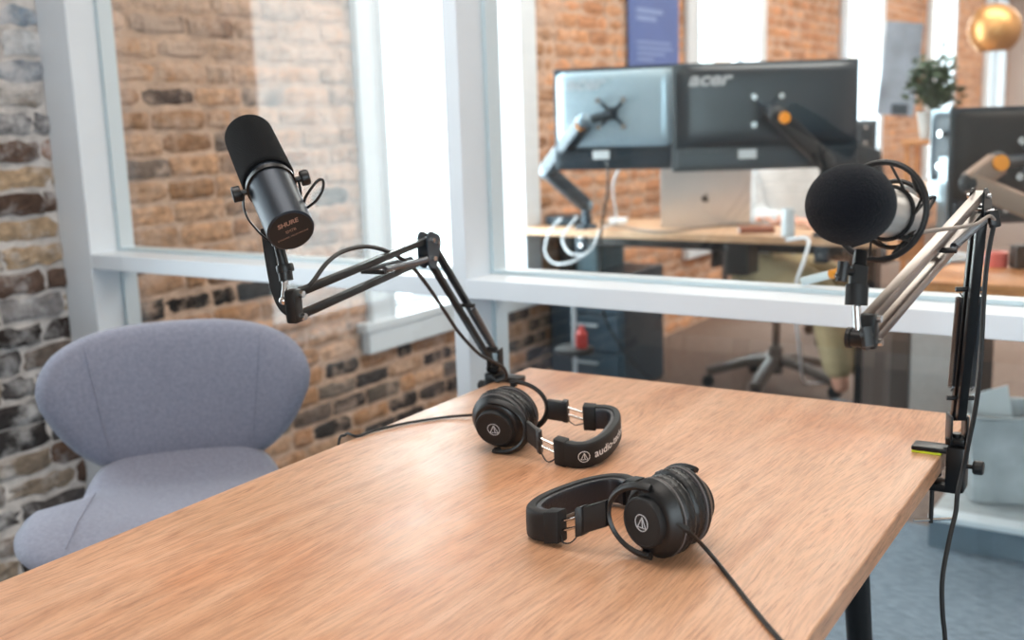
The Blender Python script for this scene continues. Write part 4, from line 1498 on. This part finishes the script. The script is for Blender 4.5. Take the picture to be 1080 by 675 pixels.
# pedestal and clutter at the right
pd_ = thing('pedestal_cabinet', 'light grey pedestal cabinet beyond the glass, right of the seated person', 'cabinet', (at(969, 400, 4.05).x, at(969, 400, 4.05).y + .12, 0), R(33))
make('body', MB().box((0, 0, .27), (.245, .34, .54), None, .004), M_grey, pd_, smooth=False)
for sg in (-1, 1):
    make('side_panel', MB().box((sg * (.1225 + (.037 if sg < 0 else .03)), .0, .275), (.07 if sg < 0 else .055, .33, .55), None, .003), M_brown, pd_, smooth=False)
pl_ = thing('low_platform', 'low grey platform with white front edge on the blue grey carpet', 'platform', (-.285, 3.53, 0), 0)
make('front_board', MB().box((0, -.285, .042), (.81, .018, .084)), M_plat, pl_, smooth=False)
make('top_board', MB().box((0, .03, .092), (.81, .54, .016), None, .003), M_bin, pl_, smooth=False)
make('front_edge', MB().box((0, -.272, .093), (.81, .065, .022), None, .004), M_white, pl_, smooth=False)
make('back_board', MB().box((0, .285, .042), (.81, .018, .084)), M_plat, pl_, smooth=False)
bn = on_z(1040, 530, .1045)
bin_ = thing('storage_bin', 'grey soft sided bin with white paper in it, standing on the low platform', 'bin', (bn.x + .02, bn.y + .11, .1045), R(20))
w0, w1, hh = .20, .245, .27
tub = MB()
vs = []
for (w_, z_) in ((w0, 0), (w1, hh), (w1 - .016, hh), (w0 - .016, .01)):
    k = 10
    for i in range(4 * k):
        s_, f_ = i // k, (i % k) / k * 2 - 1
        c = [(f_, -1), (1, f_), (-f_, 1), (-1, -f_)][s_]
        rr = (abs(c[0]) ** 8 + abs(c[1]) ** 8) ** (-1 / 8)
        wob = 1 + .012 * math.sin(i * 1.7 + z_ * 30)
        vs.append((c[0] * w_ / 2 * rr * wob, c[1] * w_ / 2 * rr * wob, z_))
n4 = 40
fs = [tuple(range(n4 - 1, -1, -1)), tuple(3 * n4 + i for i in range(n4))]
for r_ in range(3):
    for i in range(n4):
        j = (i + 1) % n4
        fs.append((r_ * n4 + i, r_ * n4 + j, (r_ + 1) * n4 + j, (r_ + 1) * n4 + i))
tub.add(vs, fs)
make('tub', tub, M_bin, bin_)
rim = MB()
rim.tube([V((math.copysign(abs(math.cos(a)) ** .3, math.cos(a)) * w1 / 2, math.copysign(abs(math.sin(a)) ** .3, math.sin(a)) * w1 / 2, hh)) for a in [2 * math.pi * i / 48 for i in range(48)]], .006, 8, closed=True)
make('rim', rim, M_bin, bin_)
o = make('paper_sheet', MB().box(V((bn.x - .005, bn.y + .09, .1045 + .24)), (.11, .004, .20), Matrix.Rotation(R(30), 3, 'Z') @ Matrix.Rotation(R(-14), 3, 'Y') @ Matrix.Rotation(R(10), 3, 'X')), M_paper, smooth=False)
tag(o, 'white paper sheet leaning out of the grey soft bin', 'paper')
br_ = thing('waste_bin', 'tan grey waste bin at the right edge beside the soft bin', 'bin', (bn.x + .285, bn.y + .16, .1045), R(0))
make('body', MB().lathe([(0, 0), (.09, 0), (.105, .25), (.108, .255), (.100, .255), (.085, .012), (0, .012)], (0, 0, 0), (0, 0, 1), 32, cap=False), M_pot, br_)
make('liner', MB().lathe([(.1085, .20), (.111, .262), (.098, .264), (.096, .20)], (0, 0, 0), (0, 0, 1), 32, cap=False), M_bin, br_)

# things on the amber desk
p = on_z(1048, 283, DZ)
o = make('tape_roll', MB().lathe([(.018, 0), (.034, 0), (.034, .045), (.018, .045), (.018, 0)], p + V((0, 0.04, .0005)), (0, 0, 1), 28, cap=False), M_pink)
tag(o, 'small pink roll on the amber desk behind the right arm', 'tape')
p = on_z(1064, 284, DZ)
o = make('speaker_box', MB().box(p + V((0.03, .03, .036)), (.055, .06, .07), R(30), .006), M_matte, smooth=False)
tag(o, 'small black box on the amber desk right of the pink roll', 'box')
cx_ = thing('cardboard_box', 'peach coloured carton under a grey tape dispenser left of the blue monitor', 'box', (at(957, 200, 3.55).x, at(957, 200, 3.55).y, DZ + .0005), R(35))
make('carton', MB().box((0, 0, .08), (.085, .10, .16), None, .003), M_orange, cx_, smooth=False)
make('flap', MB().box((0, -.056, .135), (.085, .006, .05)), M_desk, cx_, smooth=False)
tp_ = cx_.location
o = make('tape_dispenser', MB().box((tp_.x, tp_.y, DZ + .161 + .012), (.09, .05, .022), R(35), .005).lathe([(.012, -.016), (.030, -.016), (.030, .016), (.012, .016), (.012, -.016)], V((tp_.x, tp_.y, DZ + .215)), (math.sin(R(35)) * -1, math.cos(R(35)), 0), 24, cap=False), M_grey, smooth=False)
tag(o, 'grey tape dispenser on top of the peach carton', 'dispenser')
# marker leaning on the glass behind the rail
def on_y(u, v, y):
    r = RA * ((u - 540) / F_PX) - RB * ((v - 337.5) / F_PX) + RC
    return V((0, 0, CZ)) + r * (y / r.y)


q0 = on_y(846, 303, 1.957); q0.z = RZ1 + .0165
q1 = on_y(889, 286, 1.953)
tu = thing('marker', 'white marker with yellow end on the rail, left of the right microphone stand', 'marker', q0)
qm = q0.lerp(q1, .68)
make('barrel', MB().tube([q0, qm], .0078, 14), M_paper, tu, world=True)
make('cap', MB().tube([qm, q1], .0082, 14), M_amber, tu, world=True)

# pendant lamp
pc = at(1049, 31, 7.0)
pn = thing('pendant_lamp', 'round brass pendant lamp hanging in the far office', 'lamp', pc)
rr = .163
dm = []
for i in range(15):
    a = R(-55) + R(145) * i / 14
    dm.append((max(0, rr * math.cos(a)), rr * math.sin(a)))
sh_ = MB().lathe(dm + [(0, rr * .97)] + [(max(0, (rr - .006) * math.cos(R(90) - R(145) * i / 14)), (rr - .006) * math.sin(R(90) - R(145) * i / 14)) for i in range(15)], (0, 0, 0), (0, 0, 1), 40, cap=False)
make('lamp_shade', sh_, M_gold, pn)
make('lamp_globe', MB().ball((0, 0, -.045), .085), M_milk, pn)
make('cord', MB().tube([V((0, 0, rr)), V((0, 0, ZT - pc.z))], .006, 8), M_matte, pn)
make('ceiling_rose', MB().lathe([(0, 0), (.05, 0), (.05, .025), (0, .025)], (0, 0, ZT - pc.z - .0255), (0, 0, 1), 20, cap=False), M_gold, pn)

# potted plant on a stand
pp = at(987, 92, 6.4)
sh = thing('plant_stand', 'tall wooden plant stand behind the blue monitor', 'stand', (pp.x, pp.y, 0))
PZ = pp.z - .30
make('top', MB().box((0, 0, PZ - .015), (.30, .30, .03), None, .004), M_orange, sh, smooth=False)
for sx in (-1, 1):
    for sy in (-1, 1):
        make('leg', MB().box((sx * .12, sy * .12, (PZ - .03) / 2), (.03, .03, PZ - .03)), M_orange, sh, smooth=False)
pt_ = thing('potted_plant', 'bushy green potted plant under the brass lamp', 'plant', (pp.x, pp.y, PZ + .0005))
make('pot', MB().lathe([(0, 0), (.075, 0), (.10, .15), (.105, .15), (.105, .16), (.09, .16), (.085, .135), (0, .135)], (0, 0, 0), (0, 0, 1), 28, cap=False), M_pot, pt_)
st = MB(); lf = MB()
for k in range(22):
    a = random.uniform(0, 6.28); r_ = random.uniform(.02, .15); hz = random.uniform(.22, .46)
    tip = V((math.cos(a) * r_, math.sin(a) * r_, hz))
    st.tube([V((0, 0, .13)), tip * .5 + V((0, 0, .08)), tip], .004, 6)
    for j in range(16):
        c = tip.lerp(V((0, 0, .25)), random.uniform(-.1, .55)) + V((random.uniform(-.05, .05), random.uniform(-.05, .05), random.uniform(-.04, .05)))
        d = V((random.uniform(-1, 1), random.uniform(-1, 1), random.uniform(-.3, .8))).normalized()
        s_ = d.orthogonal().normalized(); n_ = d.cross(s_)
        L_ = random.uniform(.04, .075); w_ = L_ * .32
        lf.add([c, c + d * L_ * .4 + s_ * w_ + n_ * .006, c + d * L_, c + d * L_ * .4 - s_ * w_ + n_ * .006, c + d * L_ * .45 - n_ * .003], [(0, 1, 4), (1, 2, 4), (2, 3, 4), (3, 0, 4)])
make('stems', st, M_leaf, pt_)
make('foliage', lf, M_leaf, pt_, smooth=False)

# poster on the brick pier
y_a, y_b = on_x(660, 30, WX).y, on_x(713, 60, WX).y
ps = thing('poster', 'blue poster with pale lines on the brick wall above the monitors', 'poster', (WX + .016, (y_a + y_b) / 2, 1.86))
make('sheet', MB().box((0, 0, 0), (.004, y_b - y_a, .90)), M_poster, ps, smooth=False)
pr = MB()
for z_, a, b_ in ((-.02, -.22, .10), (-.06, -.22, .02), (-.185, -.22, .20), (-.215, -.22, .22), (-.245, -.22, .12), (-.275, -.22, -.02)):
    pr.box((.0026, (a + b_) / 2, z_), (.001, b_ - a, .014 if z_ < -.1 else .026))
make('pale_print', pr, M_pstrip, ps, smooth=False)

pq = at(949, 73, 8.6)
pw = thing('picture_panel', 'tall tilted grey blue picture panel hung by the far windows', 'picture', (pq.x, pq.y, 0), R(40))
z_c = pq.z
tilt_ = Matrix.Translation((0, 0, z_c)) @ Matrix.Rotation(R(5), 4, 'Y')
a_ = MB().box((0, 0, 0), (.31, .02, .72), None, .003); a_.v = [tilt_ @ p for p in a_.v]
make('panel', a_, M_poster2, pw, smooth=False)
a_ = MB().box((.03, -.014, -.31), (.13, .012, .08)); a_.v = [tilt_ @ p for p in a_.v]
make('caption_block', a_, M_slate, pw, smooth=False)
for sx in (-1, 1):
    make('hanging_wire', MB().tube([V((sx * .12 + .03, 0, z_c + .35)), V((sx * .12 + .03, 0, ZT - .002))], .002, 6), M_chrome, pw)

# ------------------------------------------------------------------ the seated person
def skin(name, pts, edges, radii, matl, parent, sub=2):
    me = bpy.data.meshes.new(name)
    me.from_pydata([tuple(p) for p in pts], edges, [])
    o = bpy.data.objects.new(name, me); COL.objects.link(o); o.parent = parent
    md = o.modifiers.new('skin', 'SKIN'); md.use_smooth_shade = True
    if not me.skin_vertices: me.skin_vertices.new()
    for i, r_ in enumerate(radii):
        me.skin_vertices[0].data[i].radius = (r_, r_) if not isinstance(r_, tuple) else r_
        me.skin_vertices[0].data[i].use_root = (i == 0)
    o.modifiers.new('sub', 'SUBSURF').levels = sub
    o.modifiers['sub'].render_levels = sub
    me.materials.append(matl)
    return o


def frozen(o):
    dg = bpy.context.evaluated_depsgraph_get()
    bpy.context.view_layer.update()
    e = o.evaluated_get(bpy.context.evaluated_depsgraph_get())
    me = bpy.data.meshes.new_from_object(e)
    o.modifiers.clear()
    o.data = me
    for p in me.polygons: p.use_smooth = True
    return o


per = thing('person', 'person in white shirt and khaki trousers seated behind the black monitor', 'person', (cfp.x, cfp.y, 0), R(-34))
I = root_mat(per).inverted()
footL = I @ on_z(888, 440, .0); footR = footL + V((.02, .11, 0))
hip = V((-.02, 0, .585)); ch_ = V((.02, 0, .95)); nk = V((.055, 0, 1.105)); hdp = V((.092, 0, 1.185))
handL = I @ V((-1.56, 4.56, DZ + .03)); handR = I @ V((-1.76, 4.66, DZ + .03))
sL, sR = V((.02, -.18, 1.03)), V((.02, .18, 1.03))
def elb(s, h): return (s + h) / 2 + V((-.10, 0, -.12))
pts = [hip, V((-.01, 0, .74)), ch_, nk, hdp, V((.084, 0, 1.252)),
       sL, elb(sL, handL), handL, sR, elb(sR, handR), handR,
       V((0, -.10, .57)), footL + V((-.12, -.02, .54)), footL + V((0, 0, .10)), V((0, .10, .57)), footR + V((-.12, .0, .54)), footR + V((0, 0, .10))]
edges = [(0, 1), (1, 2), (2, 3), (3, 4), (4, 5), (2, 6), (6, 7), (7, 8), (2, 9), (9, 10), (10, 11), (0, 12), (12, 13), (13, 14), (0, 15), (15, 16), (16, 17)]
rad = [.12, .12, .11, .050, .066, .086, .050, .040, .026, .050, .040, .026, .088, .058, .036, .088, .058, .036]
body = frozen(skin('body', pts, edges, rad, M_skin, per))
# shirt and trousers just outside the body
sp_ = [V((-.01, 0, .575)), V((-.01, 0, .74)), ch_, nk + V((-.012, 0, -.025)), sL, elb(sL, handL), handL.lerp(elb(sL, handL), .30), sR, elb(sR, handR), handR.lerp(elb(sR, handR), .30)]
se_ = [(0, 1), (1, 2), (2, 3), (2, 4), (4, 5), (5, 6), (2, 7), (7, 8), (8, 9)]
frozen(skin('shirt', sp_, se_, [.165, .160, .160, .066, .075, .060, .042, .075, .060, .042], M_shirt, per))
tp2 = [V((-.02, 0, .60)), V((0, -.10, .57)), footL + V((-.12, -.02, .54)), footL + V((-.01, 0, .15)), V((0, .10, .57)), footR + V((-.12, .0, .54)), footR + V((-.01, 0, .15))]
frozen(skin('trousers', tp2, [(0, 1), (1, 2), (2, 3), (0, 4), (4, 5), (5, 6)], [.148, .102, .076, .066, .102, .076, .066], M_khaki, per))
for h_, f_ in ((handL, V((.09, .0, -.01))), (handR, V((.09, .0, -.01)))):
    pass
for h_, sg in ((handL, 1), (handR, -1)):
    hm = MB()
    hm.ball(h_ + V((.035, 0, -.005)), (.045, .036, .014), None, 16)
    for k in range(4):
        b0 = h_ + V((.068, -.026 + .0175 * k, -.004)); ln_ = (.062, .072, .068, .052)[k]
        hm.tube([b0, b0 + V((ln_ * .5, 0, .002)), b0 + V((ln_, 0, -.018))], [.0085, .008, .006], 8)
    hm.tube([h_ + V((.015, sg * .028, -.004)), h_ + V((.045, sg * .052, -.006)), h_ + V((.065, sg * .056, -.012))], [.010, .0085, .007], 8)
    make('hand', hm, M_skin, per)
hr = MB().ball(V((.060, 0, 1.283)), (.104, .096, .080), None, 28)
make('hair', hr, M_hair, per)
nose = MB().lathe([(0, 0), (.014, .0), (.011, .018), (0, .028)], V((.158, 0, 1.215)), (1, 0, -.35), 12, cap=False)
make('nose', nose, M_skin, per)
make('mouth', MB().tube([V((.146, -.024, 1.166)), V((.158, 0, 1.163)), V((.146, .024, 1.166))], .005, 8), M_pink, per)
for sg in (-1, 1):
    make('eye', MB().ball(V((.152, sg * .032, 1.228)), (.009, .010, .007), None, 12), M_hair, per)
    make('ear', MB().ball(V((.080, sg * .086, 1.215)), (.018, .010, .030), None, 12), M_skin, per)
for f_ in (footL, footR):
    so_ = MB()
    so_.tube([f_ + V((-.05, 0, .036)), f_ + V((.02, 0, .040)), f_ + V((.10, 0, .033)), f_ + V((.165, 0, .026))], [.036, .038, .034, .022], 16, smooth=3)
    make('shoe', so_, M_slate, per)

# ------------------------------------------------------------------ light
W = bpy.data.worlds.new('sky'); SC.world = W; W.use_nodes = True
nt = W.node_tree
bg = nt.nodes['Background']
bg.inputs['Color'].default_value = (.93, .97, 1.0, 1)
bg.inputs['Strength'].default_value = 4.0


def area(name, loc, rot, sx, sy, power, col=(1, 1, 1)):
    d = bpy.data.lights.new(name, 'AREA'); d.shape = 'RECTANGLE'; d.size = sx; d.size_y = sy
    d.energy = power; d.color = col
    o = bpy.data.objects.new(name, d); COL.objects.link(o)
    o.location = loc; o.rotation_euler = rot
    return o


for i, (a, b_) in enumerate(WINS[:5]):
    area('window_daylight', (WX - .165, (a + b_) / 2, (WZ0 + WZ1) / 2), (0, R(-90), 0), WZ1 - WZ0 - .004, b_ - a - .004, 62 if i else 13, (.95, .98, 1) if i else (.78, .91, 1))
area('window_daylight', (2.28, Y0 - .16, 1.65), (R(90), 0, 0), 3.0, 1.8, 78, (.76, .89, 1))
area('ceiling_lamp', (-.9, .9, ZT - .02), (0, 0, 0), 1.4, 1.4, 28, (1, .95, .9))
for y_ in (4.2, 7.2, 10.5, 14):
    area('ceiling_lamp', (-.8, y_, ZT - .02), (0, 0, 0), 2.4, 1.2, 70, (1, .94, .88))
    area('ceiling_lamp', (2.6, y_, ZT - .02), (0, 0, 0), 2.0, 1.2, 40, (1, .94, .88))

vs_ = SC.view_settings
vs_.view_transform = 'Standard'; vs_.look = 'None'; vs_.gamma = 1; vs_.use_curve_mapping = False
vs_.exposure = 0.1
SC.cycles.use_denoising = True
SC.cycles.max_bounces = 8
SC.cycles.transparent_max_bounces = 16
SC.cycles.caustics_reflective = False
SC.cycles.caustics_refractive = False
